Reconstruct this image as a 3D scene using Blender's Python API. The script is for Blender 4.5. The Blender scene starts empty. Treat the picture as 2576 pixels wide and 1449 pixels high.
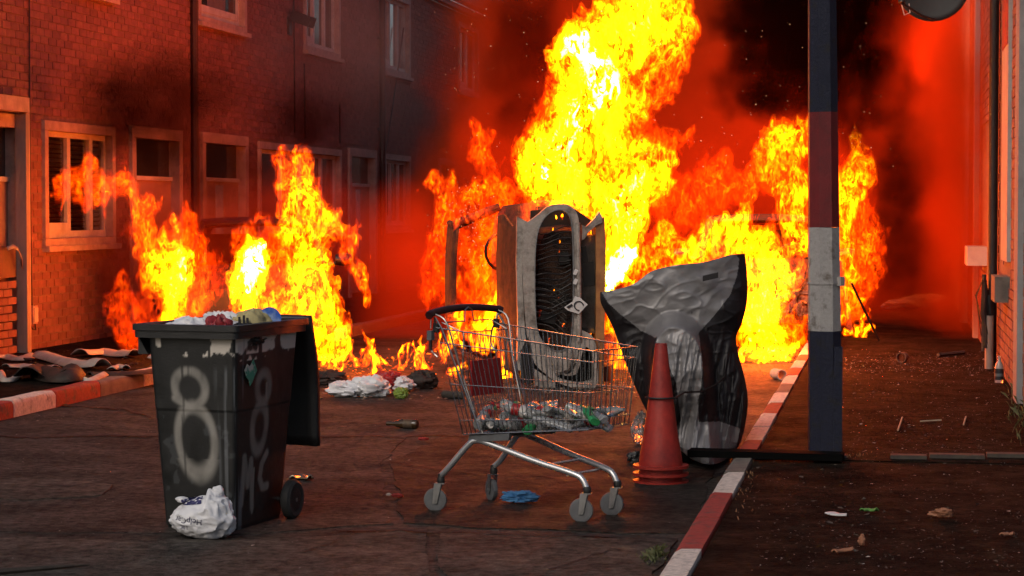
import bpy, bmesh, math, random
import numpy as np
from mathutils import Vector, Matrix, Euler
from mathutils.bvhtree import BVHTree

random.seed(7)
RNG = np.random.default_rng(11)
SC = bpy.context.scene
COL = SC.collection

# ------------------------------------------------------------------ camera
PITCH, YAW, EYE = math.radians(2.07), math.radians(9.8), 1.6
FPX, CXP, CYP = 5510.0, 1288.0, 724.5          # focal length in the units the layout was measured in
cam_d = bpy.data.cameras.new('camera')
cam_d.sensor_width = 36.0
cam_d.lens = 36.0 * FPX / 2576.0
cam_d.clip_start, cam_d.clip_end = 0.1, 3000
cam = bpy.data.objects.new('camera', cam_d)
COL.objects.link(cam)
cam.location = (0, 0, EYE)
cam.rotation_euler = (math.radians(90) - PITCH, 0, YAW)
SC.camera = cam

# ------------------------------------------------------------------ world, sun, exposure
w = bpy.data.worlds.new('World')
SC.world = w
w.use_nodes = True
nt = w.node_tree
nt.nodes.clear()
sky = nt.nodes.new('ShaderNodeTexSky')
sky.sky_type = 'NISHITA'
sky.sun_disc = False
SUN_EL, SUN_AZ = math.radians(38), math.radians(200)
sky.sun_elevation = SUN_EL
sky.sun_rotation = SUN_AZ
sky.air_density, sky.dust_density, sky.ozone_density = 1.0, 4.0, 1.0
bg = nt.nodes.new('ShaderNodeBackground')
bg.inputs['Strength'].default_value = 0.075
wo = nt.nodes.new('ShaderNodeOutputWorld')
nt.links.new(sky.outputs[0], bg.inputs[0])
nt.links.new(bg.outputs[0], wo.inputs[0])
sun_d = bpy.data.lights.new('sun', 'SUN')
sun_d.energy, sun_d.angle, sun_d.color = 0.6, math.radians(25), (1, 0.95, 0.9)
sun = bpy.data.objects.new('sun', sun_d)
COL.objects.link(sun)
sun.rotation_euler = (math.radians(90) - SUN_EL, 0, math.radians(180) - SUN_AZ)
SC.view_settings.view_transform = 'Standard'
SC.view_settings.look = 'None'
SC.view_settings.exposure = 0.0
SC.view_settings.gamma = 1.0
SC.view_settings.use_curve_mapping = False
SC.render.engine = 'CYCLES'
cy = SC.cycles
cy.use_denoising = True
cy.use_adaptive_sampling, cy.adaptive_threshold, cy.adaptive_min_samples = True, 0.035, 20
cy.max_bounces, cy.diffuse_bounces, cy.glossy_bounces, cy.transmission_bounces = 6, 2, 3, 4
cy.volume_bounces, cy.transparent_max_bounces = 0, 80
cy.sample_clamp_indirect = 3.0
cy.caustics_reflective = cy.caustics_refractive = False
cy.volume_step_rate = 1.0

# ------------------------------------------------------------------ measuring helpers: picture ray -> point of the street
def ray(px, py):
    a, b = (px - CXP) / FPX, (CYP - py) / FPX
    h, z = math.cos(PITCH) + b * math.sin(PITCH), -math.sin(PITCH) + b * math.cos(PITCH)
    return Vector((a * math.cos(YAW) - h * math.sin(YAW), a * math.sin(YAW) + h * math.cos(YAW), z)), h
def at(px, py, v):
    r, h = ray(px, py)
    return Vector((0, 0, EYE)) + r * (v / h)
def gp(px, py, z=0.0):
    r, h = ray(px, py)
    return Vector((0, 0, EYE)) + r * ((z - EYE) / r.z)
def onx(px, py, X):
    r, h = ray(px, py)
    return Vector((0, 0, EYE)) + r * (X / r.x)
def cw(u, v, z=0.0):                            # camera-aligned (right, forward, up) -> world
    return Vector((u * math.cos(YAW) - v * math.sin(YAW), u * math.sin(YAW) + v * math.cos(YAW), z))
def depth_of(p):
    return -p[0] * math.sin(YAW) + p[1] * math.cos(YAW)

# ------------------------------------------------------------------ numpy noise
LAT = RNG.random((32, 32, 32)).astype(np.float32)
def vnoise(x, y, z):
    xi, yi, zi = np.floor(x).astype(np.int32), np.floor(y).astype(np.int32), np.floor(z).astype(np.int32)
    fx, fy, fz = (x - xi).astype(np.float32), (y - yi).astype(np.float32), (z - zi).astype(np.float32)
    fx, fy, fz = (t * t * (3 - 2 * t) for t in (fx, fy, fz))
    x0, y0, z0 = xi & 31, yi & 31, zi & 31
    x1, y1, z1 = (x0 + 1) & 31, (y0 + 1) & 31, (z0 + 1) & 31
    a = LAT[x0, y0, z0] * (1 - fx) + LAT[x1, y0, z0] * fx
    b = LAT[x0, y1, z0] * (1 - fx) + LAT[x1, y1, z0] * fx
    c = LAT[x0, y0, z1] * (1 - fx) + LAT[x1, y0, z1] * fx
    d = LAT[x0, y1, z1] * (1 - fx) + LAT[x1, y1, z1] * fx
    return (a * (1 - fy) + b * fy) * (1 - fz) + (c * (1 - fy) + d * fy) * fz
def fbm(x, y, z, octv=3, gain=0.5):
    s, amp, tot = 0, 1.0, 0.0
    for i in range(octv):
        s = s + amp * vnoise(x * 2 ** i + 7.3 * i, y * 2 ** i + 3.1 * i, z * 2 ** i + 11.7 * i)
        tot += amp
        amp *= gain
    return s / tot
def n1(x, y=0.0, z=0.0, o=3):
    return float(fbm(np.array([x], np.float32), np.array([y], np.float32), np.array([z], np.float32), o)[0])

# ------------------------------------------------------------------ materials
MATS = {}
def nmat(name):
    m = bpy.data.materials.new(name)
    m.use_nodes = True
    m.node_tree.nodes.clear()
    o = m.node_tree.nodes.new('ShaderNodeOutputMaterial')
    return m, m.node_tree, o
def mat(name, c, rough=0.6, c2=None, scale=6.0, bump=0.0, bscale=40.0, metal=0.0, detail=6.0, rvar=0.0, stretch=None, attr=None, obj_random=0.0, spec=0.5,
        trans=0.0, lo=0.35, hi=0.65, alpha=1.0, grain=0.0, gscale=90.0):
    """Principled material whose colour runs between two colours by noise; attr = a point attribute 0..1 mixing towards white paint etc."""
    if name in MATS:
        return MATS[name]
    m, t, o = nmat(name)
    N, L = t.nodes.new, t.links.new
    p = N('ShaderNodeBsdfPrincipled')
    L(p.outputs[0], o.inputs['Surface'])
    p.inputs['Metallic'].default_value = metal
    p.inputs['Roughness'].default_value = rough
    p.inputs['Specular IOR Level'].default_value = spec
    p.inputs['Transmission Weight'].default_value = trans
    p.inputs['Alpha'].default_value = alpha
    tc = N('ShaderNodeTexCoord')
    mp = N('ShaderNodeMapping')
    L(tc.outputs['Object'], mp.inputs[0])
    if stretch:
        mp.inputs['Scale'].default_value = stretch
    no = N('ShaderNodeTexNoise')
    no.inputs['Scale'].default_value = scale
    no.inputs['Detail'].default_value = detail
    no.inputs['Roughness'].default_value = 0.65
    L(mp.outputs[0], no.inputs['Vector'])
    mr = N('ShaderNodeMapRange')
    mr.inputs[1].default_value, mr.inputs[2].default_value = lo, hi
    L(no.outputs['Fac'], mr.inputs[0])
    mx = N('ShaderNodeMix')
    mx.data_type = 'RGBA'
    L(mr.outputs[0], mx.inputs[0])
    c2 = c2 or tuple(v * 0.7 for v in c)
    mx.inputs[6].default_value = (*c, 1)
    mx.inputs[7].default_value = (*c2, 1)
    out = mx.outputs[2]
    if obj_random:
        oi = N('ShaderNodeObjectInfo')
        at_ = N('ShaderNodeAttribute')
        at_.attribute_name = 'tone'
        ad = N('ShaderNodeMath')
        ad.operation = 'ADD'
        L(oi.outputs['Random'], ad.inputs[0])
        L(at_.outputs['Fac'], ad.inputs[1])
        fr = N('ShaderNodeMath')
        fr.operation = 'FRACT'
        L(ad.outputs[0], fr.inputs[0])
        m2 = N('ShaderNodeMapRange')
        m2.inputs[3].default_value, m2.inputs[4].default_value = 1 - obj_random, 1 + obj_random
        L(fr.outputs[0], m2.inputs[0])
        hv = N('ShaderNodeHueSaturation')
        L(m2.outputs[0], hv.inputs['Value'])
        L(out, hv.inputs['Color'])
        out = hv.outputs[0]
    if grain:
        ng = N('ShaderNodeTexNoise')
        ng.inputs['Scale'].default_value = gscale
        ng.inputs['Detail'].default_value = 7.0
        ng.inputs['Roughness'].default_value = 0.8
        L(mp.outputs[0], ng.inputs['Vector'])
        gr = N('ShaderNodeMapRange')
        gr.inputs[1].default_value, gr.inputs[2].default_value = 0.33, 0.67
        gr.inputs[3].default_value, gr.inputs[4].default_value = 1 - grain, 1 + grain
        L(ng.outputs['Fac'], gr.inputs[0])
        gh = N('ShaderNodeHueSaturation')
        L(gr.outputs[0], gh.inputs['Value'])
        L(out, gh.inputs['Color'])
        out = gh.outputs[0]
    if attr:
        for nm, col in attr:
            a = N('ShaderNodeAttribute')
            a.attribute_name = nm
            m3 = N('ShaderNodeMix')
            m3.data_type = 'RGBA'
            L(a.outputs['Fac'], m3.inputs[0])
            L(out, m3.inputs[6])
            m3.inputs[7].default_value = (*col, 1)
            out = m3.outputs[2]
    L(out, p.inputs['Base Color'])
    if rvar:
        r = N('ShaderNodeMapRange')
        r.inputs[1].default_value, r.inputs[2].default_value = 0.3, 0.7
        r.inputs[3].default_value, r.inputs[4].default_value = max(0.02, rough - rvar), min(1, rough + rvar)
        L(no.outputs['Fac'], r.inputs[0])
        L(r.outputs[0], p.inputs['Roughness'])
    if bump:
        nb = N('ShaderNodeTexNoise')
        nb.inputs['Scale'].default_value = bscale
        nb.inputs['Detail'].default_value = 8.0
        nb.inputs['Roughness'].default_value = 0.7
        L(mp.outputs[0], nb.inputs['Vector'])
        b = N('ShaderNodeBump')
        b.inputs['Strength'].default_value = 1.0
        b.inputs['Distance'].default_value = bump
        L(nb.outputs['Fac'], b.inputs['Height'])
        L(b.outputs[0], p.inputs['Normal'])
    MATS[name] = m
    return m

ROAD = mat('road_concrete', (0.080, 0.069, 0.060), 0.78, (0.036, 0.031, 0.027), 1.7, 0.045, 11, rvar=0.12, detail=10, spec=0.08, grain=0.95, gscale=15)
ROADP = mat('road_patch_dark', (0.044, 0.037, 0.03), 0.8, (0.02, 0.017, 0.014), 3.0, 0.045, 11, rvar=0.15, detail=10, spec=0.14, grain=0.95, gscale=17)
ROADL = mat('road_patch_light', (0.108, 0.092, 0.077), 0.78, (0.05, 0.043, 0.037), 2.2, 0.045, 11, rvar=0.1, detail=10, spec=0.08, grain=0.85, gscale=14)
PAVE = mat('pavement_asphalt', (0.021, 0.0155, 0.0105), 0.85, (0.007, 0.0055, 0.0045), 2.6, 0.045, 11, rvar=0.12, detail=10, spec=0.04, grain=1.0, gscale=13)
SOIL = mat('bare_ground', (0.05, 0.045, 0.04), 0.9, (0.03, 0.028, 0.025), 2)
BRICK = mat('red_brick', (0.25, 0.1, 0.08), 0.8, (0.17, 0.072, 0.06), 9, 0.004, 60, obj_random=0.2)
MORTAR = mat('mortar', (0.27, 0.15, 0.12), 0.9, (0.14, 0.1, 0.08), 14, 0.004, 70)
FRAMEW = mat('white_window_paint', (0.62, 0.58, 0.54), 0.5, (0.45, 0.4, 0.36), 5, 0.002, 30)
SURR = mat('surround_paint', (0.5, 0.36, 0.3), 0.65, (0.34, 0.24, 0.2), 6, 0.003, 30)
GLASSD = mat('dark_glass', (0.02, 0.022, 0.025), 0.08, (0.03, 0.03, 0.032), 2, spec=0.7)
BLIND = mat('blind_grey', (0.42, 0.4, 0.38), 0.7, (0.34, 0.31, 0.3), 4)
DOORP = mat('door_panel', (0.42, 0.24, 0.17), 0.5, (0.34, 0.2, 0.15), 4)
GREYW = mat('grey_weathered_wood', (0.36, 0.32, 0.28), 0.7, (0.25, 0.21, 0.18), 5, 0.003, 40, stretch=(1, 1, 0.3))
BLACKP = mat('black_plastic', (0.014, 0.014, 0.015), 0.42, (0.022, 0.021, 0.02), 7, 0.0015, 90, rvar=0.12)
BINM = mat('bin_plastic', (0.009, 0.0095, 0.0095), 0.42, (0.015, 0.015, 0.0145), 6, 0.0012, 60, rvar=0.15,
           attr=[('spray', (0.28, 0.265, 0.235)), ('scuff', (0.62, 0.57, 0.5)), ('streak', (0.16, 0.17, 0.18))])
RUBBER = mat('rubber', (0.02, 0.02, 0.02), 0.7, (0.035, 0.033, 0.03), 12)
GREYR = mat('grey_caster_rubber', (0.12, 0.125, 0.13), 0.55, (0.09, 0.09, 0.095), 12)
CHROME = mat('zinc_wire', (0.45, 0.44, 0.43), 0.3, (0.3, 0.27, 0.25), 20, metal=1.0, rvar=0.1)
TUBE = mat('zinc_tube', (0.72, 0.72, 0.72), 0.3, (0.55, 0.55, 0.56), 9, metal=0.75, rvar=0.1)
STEEL = mat('cast_steel', (0.35, 0.35, 0.36), 0.38, (0.25, 0.25, 0.25), 12, metal=0.8)
REDP = mat('red_plastic', (0.42, 0.02, 0.02), 0.45, (0.3, 0.015, 0.015), 6)
CONE = mat('cone_red', (0.38, 0.024, 0.013), 0.5, (0.2, 0.012, 0.009), 5, 0.004, 14, rvar=0.12, lo=0.42, hi=0.66, grain=0.2, gscale=30)
KW = mat('kerb_white', (0.66, 0.57, 0.5), 0.8, (0.22, 0.18, 0.15), 9, 0.012, 25, lo=0.54, hi=0.72, grain=0.35, gscale=30)
KR = mat('kerb_red', (0.34, 0.04, 0.03), 0.8, (0.13, 0.06, 0.05), 9, 0.012, 25, lo=0.5, hi=0.68, grain=0.35, gscale=30)
KB = mat('kerb_blue', (0.06, 0.07, 0.14), 0.7, (0.11, 0.1, 0.15), 6, 0.006, 45)
KG = mat('kerb_bare', (0.2, 0.17, 0.14), 0.85, (0.12, 0.1, 0.085), 7, 0.008, 45)
PW = mat('pole_white', (0.34, 0.32, 0.305), 0.6, (0.14, 0.115, 0.095), 10, 0.008, 40, lo=0.52, hi=0.66, grain=0.15, gscale=50)
PR = mat('pole_red', (0.17, 0.006, 0.008), 0.6, (0.11, 0.005, 0.006), 8, 0.004, 60)
PB = mat('pole_blue', (0.003, 0.0045, 0.020), 0.7, (0.006, 0.005, 0.008), 10, 0.008, 40, lo=0.54, hi=0.64, grain=0.3, gscale=50)
SILV = mat('silver_cover_cloth', (0.24, 0.23, 0.23), 0.36, (0.2, 0.19, 0.19), 3, 0.002, 60, metal=0.2, rvar=0.06)
BLCK = mat('black_cover_cloth', (0.012, 0.009, 0.010), 0.55, (0.009, 0.007, 0.008), 5, 0.002, 55)
CARW = mat('scorched_white_paint', (0.36, 0.32, 0.285), 0.45, (0.07, 0.045, 0.032), 5.5, 0.006, 14, lo=0.48, hi=0.70, spec=0.4, grain=0.25, gscale=25)
BURNT = mat('burnt_paint', (0.06, 0.024, 0.011), 0.85, (0.01, 0.006, 0.005), 7, 0.02, 18, detail=8, lo=0.4, hi=0.6)
CHAR = mat('charred_metal', (0.018, 0.014, 0.012), 0.7, (0.05, 0.03, 0.022), 8, 0.004, 30)
SOOT = mat('sooty_plastic', (0.008, 0.007, 0.007), 0.35, (0.02, 0.015, 0.012), 8)
ALU = mat('engine_alloy', (0.22, 0.2, 0.18), 0.45, (0.08, 0.07, 0.06), 12, metal=0.7)
PLATEW = mat('plate_white', (0.7, 0.69, 0.68), 0.5, (0.6, 0.58, 0.56), 8)
INK = mat('black_ink', (0.015, 0.015, 0.02), 0.6)
NAVY = mat('navy_print', (0.03, 0.03, 0.12), 0.55)
EMBER, _t, _o = nmat('ember_glow')
_e = _t.nodes.new('ShaderNodeEmission')
_e.inputs[0].default_value, _e.inputs[1].default_value = (1, 0.16, 0.01, 1), 2.2
_t.links.new(_e.outputs[0], _o.inputs['Surface'])
EMBER.cycles.emission_sampling = 'NONE'
BAGW = mat('white_polythene', (0.78, 0.78, 0.79), 0.35, (0.68, 0.68, 0.7), 5, 0.004, 25)
PAPER = mat('pale_paper', (0.62, 0.55, 0.48), 0.8, (0.42, 0.35, 0.3), 5, 0.003, 40)
TWIG = mat('pale_wood', (0.5, 0.42, 0.3), 0.7)
LOGM = mat('charred_log', (0.03, 0.025, 0.02), 0.8, (0.06, 0.045, 0.035), 14, 0.006, 40)
LOGE = mat('cut_wood', (0.32, 0.2, 0.12), 0.8)
BROWNG = mat('brown_glass', (0.06, 0.03, 0.01), 0.12, (0.04, 0.02, 0.008), 5, spec=0.7)
BLUEC = mat('blue_cloth', (0.09, 0.28, 0.55), 0.7, (0.06, 0.2, 0.42), 12, 0.004, 60)
GREEN = mat('green_print', (0.22, 0.32, 0.05), 0.5)
GREENP = mat('green_plastic', (0.03, 0.28, 0.09), 0.35)
REDB = mat('red_sack', (0.36, 0.035, 0.04), 0.4, (0.24, 0.025, 0.03), 8, 0.003, 30)
YELB = mat('yellow_sack', (0.5, 0.42, 0.2), 0.55, (0.42, 0.36, 0.17), 8, 0.003, 30)
BLUEP = mat('blue_tub', (0.04, 0.12, 0.45), 0.35, (0.3, 0.4, 0.6), 4, lo=0.5, hi=0.6)
CLEARP = mat('clear_plastic', (0.85, 0.86, 0.85), 0.12, (0.8, 0.8, 0.78), 8, trans=0.85)
LEAFM = mat('green_leaf', (0.12, 0.3, 0.06), 0.5)
DLEAF = mat('dead_leaf', (0.35, 0.15, 0.08), 0.7, (0.25, 0.1, 0.05), 20)
WEED = mat('weed_green', (0.06, 0.08, 0.025), 0.7, (0.1, 0.09, 0.03), 20)
ROOFT = mat('roof_tile', (0.09, 0.07, 0.06), 0.8, (0.06, 0.05, 0.045), 6)
CABLE = mat('black_cable', (0.015, 0.013, 0.012), 0.5)
GLASSB = mat('clear_bottle', (0.88, 0.89, 0.89), 0.12, (0.82, 0.84, 0.84), 5, trans=0.72)
SHARD = mat('glass_shard', (0.5, 0.5, 0.48), 0.08, (0.3, 0.3, 0.3), 5, spec=0.8)

def fire_mat(name, k=1.0):
    """Hot gas: every sheet of it adds light to what lies behind; rims of a sheet fade out."""
    m, t, o = nmat(name)
    N, L = t.nodes.new, t.links.new
    a = N('ShaderNodeAttribute')
    a.attribute_name = 'burn'
    geo = N('ShaderNodeNewGeometry')
    dp = N('ShaderNodeVectorMath')
    dp.operation = 'DOT_PRODUCT'
    L(geo.outputs['Normal'], dp.inputs[0])
    L(geo.outputs['Incoming'], dp.inputs[1])
    ab = N('ShaderNodeMath')
    ab.operation = 'ABSOLUTE'
    L(dp.outputs['Value'], ab.inputs[0])
    pw = N('ShaderNodeMath')
    pw.operation = 'POWER'
    L(ab.outputs[0], pw.inputs[0])
    pw.inputs[1].default_value = 1.3
    tc = N('ShaderNodeTexCoord')
    mp = N('ShaderNodeMapping')
    mp.inputs['Scale'].default_value = (1, 1, 0.5)
    L(tc.outputs['Object'], mp.inputs[0])
    no = N('ShaderNodeTexNoise')
    no.inputs['Scale'].default_value = 16.0
    no.inputs['Detail'].default_value = 3.0
    no.inputs['Distortion'].default_value = 1.2
    L(mp.outputs[0], no.inputs['Vector'])
    mr = N('ShaderNodeMapRange')
    mr.inputs[1].default_value, mr.inputs[2].default_value = 0.36, 0.66
    mr.inputs[3].default_value, mr.inputs[4].default_value = 0.05, 2.0
    L(no.outputs['Fac'], mr.inputs[0])
    m1 = N('ShaderNodeMath')
    m1.operation = 'MULTIPLY'
    L(mr.outputs[0], m1.inputs[0])
    L(a.outputs['Fac'], m1.inputs[1])
    cr = N('ShaderNodeValToRGB')
    cr.color_ramp.interpolation = 'LINEAR'
    mh = N('ShaderNodeMath')
    mh.operation = 'MULTIPLY'
    L(m1.outputs[0], mh.inputs[0])
    mh.inputs[1].default_value = 0.07
    L(mh.outputs[0], cr.inputs[0])
    e = cr.color_ramp.elements
    e[0].position, e[0].color = 0.0, (1, 0.022, 0.0, 1)
    e[1].position, e[1].color = 1.0, (1, 0.8, 0.16, 1)
    for ps, c in ((0.06, (1, 0.07, 0.0003, 1)), (0.18, (1, 0.3, 0.0008, 1)), (0.6, (1, 0.6, 0.0012, 1))):
        q = e.new(ps)
        q.color = c
    m2 = N('ShaderNodeMath')
    m2.operation = 'MULTIPLY'
    L(m1.outputs[0], m2.inputs[0])
    L(pw.outputs[0], m2.inputs[1])
    m3 = N('ShaderNodeMath')
    m3.operation = 'MULTIPLY'
    L(m2.outputs[0], m3.inputs[0])
    m3.inputs[1].default_value = k
    em = N('ShaderNodeEmission')
    L(cr.outputs[0], em.inputs[0])
    L(m3.outputs[0], em.inputs[1])
    tr = N('ShaderNodeBsdfTransparent')
    ad = N('ShaderNodeAddShader')
    L(em.outputs[0], ad.inputs[0])
    L(tr.outputs[0], ad.inputs[1])
    L(ad.outputs[0], o.inputs['Surface'])
    m.cycles.emission_sampling = 'NONE'
    return m
FIRE = fire_mat('burning_gas', 0.55)
SPARKM, _t, _o = nmat('spark_glow')
_e = _t.nodes.new('ShaderNodeEmission')
_e.inputs[0].default_value, _e.inputs[1].default_value = (1, 0.5, 0.25, 1), 1.6
_t.links.new(_e.outputs[0], _o.inputs['Surface'])
SPARKM.cycles.emission_sampling = 'NONE'

# ------------------------------------------------------------------ mesh builder
class MB:
    def __init__(s):
        s.v, s.f = [], []
    def add(s, vs, fs):
        o = len(s.v)
        s.v += [tuple(p) for p in vs]
        s.f += [tuple(i + o for i in q) for q in fs]
        return s
    def box(s, c, d, m=None, taper=1.0):
        x, y, z = d[0] / 2, d[1] / 2, d[2] / 2
        vs = [Vector((sx * x * (taper if sz > 0 else 1), sy * y * (taper if sz > 0 else 1), sz * z)) for sz in (-1, 1) for sy in (-1, 1) for sx in (-1, 1)]
        if m is not None:
            vs = [m @ p for p in vs]
        vs = [p + Vector(c) for p in vs]
        return s.add(vs, [(0, 2, 3, 1), (4, 5, 7, 6), (0, 1, 5, 4), (2, 6, 7, 3), (0, 4, 6, 2), (1, 3, 7, 5)])
    def span(s, a, b):
        return s.box([(a[i] + b[i]) / 2 for i in range(3)], [abs(b[i] - a[i]) for i in range(3)])
    def tube(s, pts, r, n=8, closed=False, caps=True):
        pts = [Vector(p) for p in pts]
        rr = r if isinstance(r, (list, tuple)) else [r] * len(pts)
        k = len(pts)
        vs, up = [], None
        for i, p in enumerate(pts):
            if closed:
                t = (pts[(i + 1) % k] - pts[i - 1]).normalized()
            else:
                t = (pts[min(i + 1, k - 1)] - pts[max(i - 1, 0)]).normalized()
            if up is None:
                up = Vector((0, 0, 1)) if abs(t.z) < 0.9 else Vector((1, 0, 0))
            a = t.cross(up).normalized()
            b = a.cross(t).normalized()
            up = b
            for j in range(n):
                q = 2 * math.pi * j / n
                vs.append(p + (a * math.cos(q) + b * math.sin(q)) * rr[i])
        fs = []
        for i in range(k if closed else k - 1):
            for j in range(n):
                fs.append((i * n + j, i * n + (j + 1) % n, ((i + 1) % k) * n + (j + 1) % n, ((i + 1) % k) * n + j))
        if caps and not closed:
            fs += [tuple(range(n - 1, -1, -1)), tuple(range((k - 1) * n, k * n))]
        return s.add(vs, fs)
    def lathe(s, prof, n=20, c=(0, 0, 0), m=None, caps=True):
        vs, k = [], len(prof)
        for r, z in prof:
            for j in range(n):
                q = 2 * math.pi * j / n
                p = Vector((r * math.cos(q), r * math.sin(q), z))
                if m is not None:
                    p = m @ p
                vs.append(p + Vector(c))
        fs = [(i * n + j, i * n + (j + 1) % n, (i + 1) * n + (j + 1) % n, (i + 1) * n + j) for i in range(k - 1) for j in range(n)]
        if caps:
            fs += [tuple(range(n - 1, -1, -1)), tuple(range((k - 1) * n, k * n))]
        return s.add(vs, fs)
    def prism(s, poly, fn, a, b):
        """poly: 2D points (counter-clockwise); fn(p, q, depth) -> 3D; extruded from depth a to b"""
        n = len(poly)
        vs = [fn(p[0], p[1], a) for p in poly] + [fn(p[0], p[1], b) for p in poly]
        return s.add(vs, [tuple(range(n)), tuple(range(2 * n - 1, n - 1, -1))] + [(i, i + n, (i + 1) % n + n, (i + 1) % n) for i in range(n)])
    def ring(s, outer, inner, fn, a, b):
        n = len(outer)
        vs = [fn(p[0], p[1], d) for d in (a, b) for loop in (outer, inner) for p in loop]
        fs = []
        for i in range(n):
            j = (i + 1) % n
            fs += [(i, j, n + j, n + i), (2 * n + i, 3 * n + i, 3 * n + j, 2 * n + j), (i, 2 * n + i, 2 * n + j, j), (n + i, n + j, 3 * n + j, 3 * n + i)]
        return s.add(vs, fs)
    def grid(s, P):
        """P[i][j] -> open quad sheet"""
        a, b = len(P), len(P[0])
        return s.add([p for r in P for p in r], [(i * b + j, i * b + j + 1, (i + 1) * b + j + 1, (i + 1) * b + j) for i in range(a - 1) for j in range(b - 1)])
    def mesh(s, name, m, smooth=False, angle=40):
        me = bpy.data.meshes.new(name)
        me.from_pydata([tuple(p) for p in s.v], [], s.f)
        me.materials.append(m)
        bm = bmesh.new()
        bm.from_mesh(me)
        bmesh.ops.recalc_face_normals(bm, faces=bm.faces)
        bm.to_mesh(me)
        bm.free()
        if smooth:
            me.polygons.foreach_set('use_smooth', [True] * len(me.polygons))
            me.set_sharp_from_angle(angle=math.radians(angle))
        return me
    def build(s, name, m, parent=None, smooth=False, angle=40, **k):
        return link(name, s.mesh(name, m, smooth, angle), parent, **k)

def link(name, data, parent=None, loc=None, rot=None, **k):
    o = bpy.data.objects.new(name, data)
    COL.objects.link(o)
    if parent is not None:
        o.parent = parent
    if loc is not None:
        o.location = loc
    if rot is not None:
        o.rotation_euler = rot
    for q, v in k.items():
        if v is not None:
            o[q] = v
    return o
def thing(name, label, cat, loc=(0, 0, 0), rotz=0.0, group=None):
    return link(name, None, None, loc, (0, 0, rotz), label=label, category=cat, group=group)
def dup(root, loc=None, rot=None, **k):
    r = root.copy()
    COL.objects.link(r)
    if loc is not None:
        r.location = loc
    if rot is not None:
        r.rotation_euler = rot
    for q, v in k.items():
        r[q] = v
    for ch in list(root.children):
        c = ch.copy()
        COL.objects.link(c)
        c.parent = r
        for g in list(ch.children):
            d = g.copy()
            COL.objects.link(d)
            d.parent = c
    return r
def smooth_poly(pts, n=6):
    """Catmull-Rom through a closed loop"""
    out, k = [], len(pts)
    for i in range(k):
        p0, p1, p2, p3 = (np.array(pts[(i + d) % k], float) for d in (-1, 0, 1, 2))
        for q in range(n):
            t = q / n
            out.append(tuple(0.5 * ((2 * p1) + (-p0 + p2) * t + (2 * p0 - 5 * p1 + 4 * p2 - p3) * t * t + (-p0 + 3 * p1 - 3 * p2 + p3) * t ** 3)))
    return out
def spline(pts, n=6):
    out, k = [], len(pts)
    for i in range(k - 1):
        p0, p1, p2, p3 = (np.array(pts[min(max(i + d, 0), k - 1)], float) for d in (-1, 0, 1, 2))
        for q in range(n):
            t = q / n
            out.append(tuple(0.5 * ((2 * p1) + (-p0 + p2) * t + (2 * p0 - 5 * p1 + 4 * p2 - p3) * t * t + (-p0 + 3 * p1 - 3 * p2 + p3) * t ** 3)))
    out.append(tuple(pts[-1]))
    return out
def crumple(center, rad, seed, amp=0.25, n=(40, 26), f=2.2, flat=None, m=None):
    """a crumpled closed lump"""
    mb, P = MB(), []
    th, ph = np.meshgrid(np.linspace(0, math.pi, n[1]), np.linspace(0, 2 * math.pi, n[0], endpoint=False), indexing='ij')
    x, y, z = np.sin(th) * np.cos(ph), np.sin(th) * np.sin(ph), np.cos(th)
    q = fbm(x * f * .6 + seed, y * f * .6 + 2 * seed, z * f * .6, 2) - 0.5
    q2 = np.abs(fbm(x * f * 1.5 + 5 + seed, y * f * 1.5 + seed, z * f * 1.5, 2) - 0.5)
    q3 = np.abs(fbm(x * f * 4 + 9 + seed, y * f * 4, z * f * 4 + seed, 2) - 0.5)
    r = 1 + amp * (1.8 * q + 0.55 - 3.6 * q2 - 2.0 * q3)
    V = np.stack([x * r * rad[0], y * r * rad[1], z * r * rad[2]], -1)
    if flat is not None:
        V[..., 2] = np.maximum(V[..., 2], flat)
    vs = []
    for i in range(n[1]):
        for j in range(n[0]):
            p = Vector(V[i, j])
            if m is not None:
                p = m @ p
            vs.append(p + Vector(center))
    fs = [(i * n[0] + j, (i + 1) * n[0] + j, (i + 1) * n[0] + (j + 1) % n[0], i * n[0] + (j + 1) % n[0]) for i in range(n[1] - 1) for j in range(n[0])]
    mb.add(vs, fs)
    return mb
def text_mesh(body, size, m, ext=0.001):
    cu = bpy.data.curves.new('lettering', 'FONT')
    cu.body, cu.size, cu.extrude = body, size, ext
    cu.align_x, cu.align_y = 'CENTER', 'CENTER'
    o = bpy.data.objects.new('lettering', cu)
    COL.objects.link(o)
    dg = bpy.context.evaluated_depsgraph_get()
    me = bpy.data.meshes.new_from_object(o.evaluated_get(dg))
    bpy.data.objects.remove(o)
    bpy.data.curves.remove(cu)
    me.materials.clear()
    me.materials.append(m)
    return me

# ================================================================== ground
XL, XKL, XKR, XR = -8.9, -6.62, -0.92, 1.0      # house face, left kerb face, right kerb face, right house face
PZ = 0.12
MB().span((-400, -200, -0.5), (400, 800, -0.02)).build('ground', SOIL, kind='structure')
MB().span((XKL - 0.01, 4, -0.2), (XKR + 0.01, 160, 0.0)).build('road', ROAD, kind='structure')
road = bpy.data.objects['road']
def slab(px_poly, top, m, name, parent, seed, jag=0.012):
    """a road patch with an uneven outline, its top `top` above the road"""
    pts = [gp(*p) for p in px_poly]
    out = []
    for i, p in enumerate(pts):
        q = pts[(i + 1) % len(pts)]
        k = max(2, int((q - p).length / 0.12))
        for j in range(k):
            r = p.lerp(q, j / k)
            out.append((r.x + jag * 2 * (n1(seed + r.x * 4, r.y * 4) - 0.5) * 3, r.y + jag * 6 * (n1(seed + 9 + r.x * 3, r.y * 3) - 0.5) * 2))
    return MB().prism(out, lambda a, b, d: (a, b, d), -0.02, top).build(name, m, parent)
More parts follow.
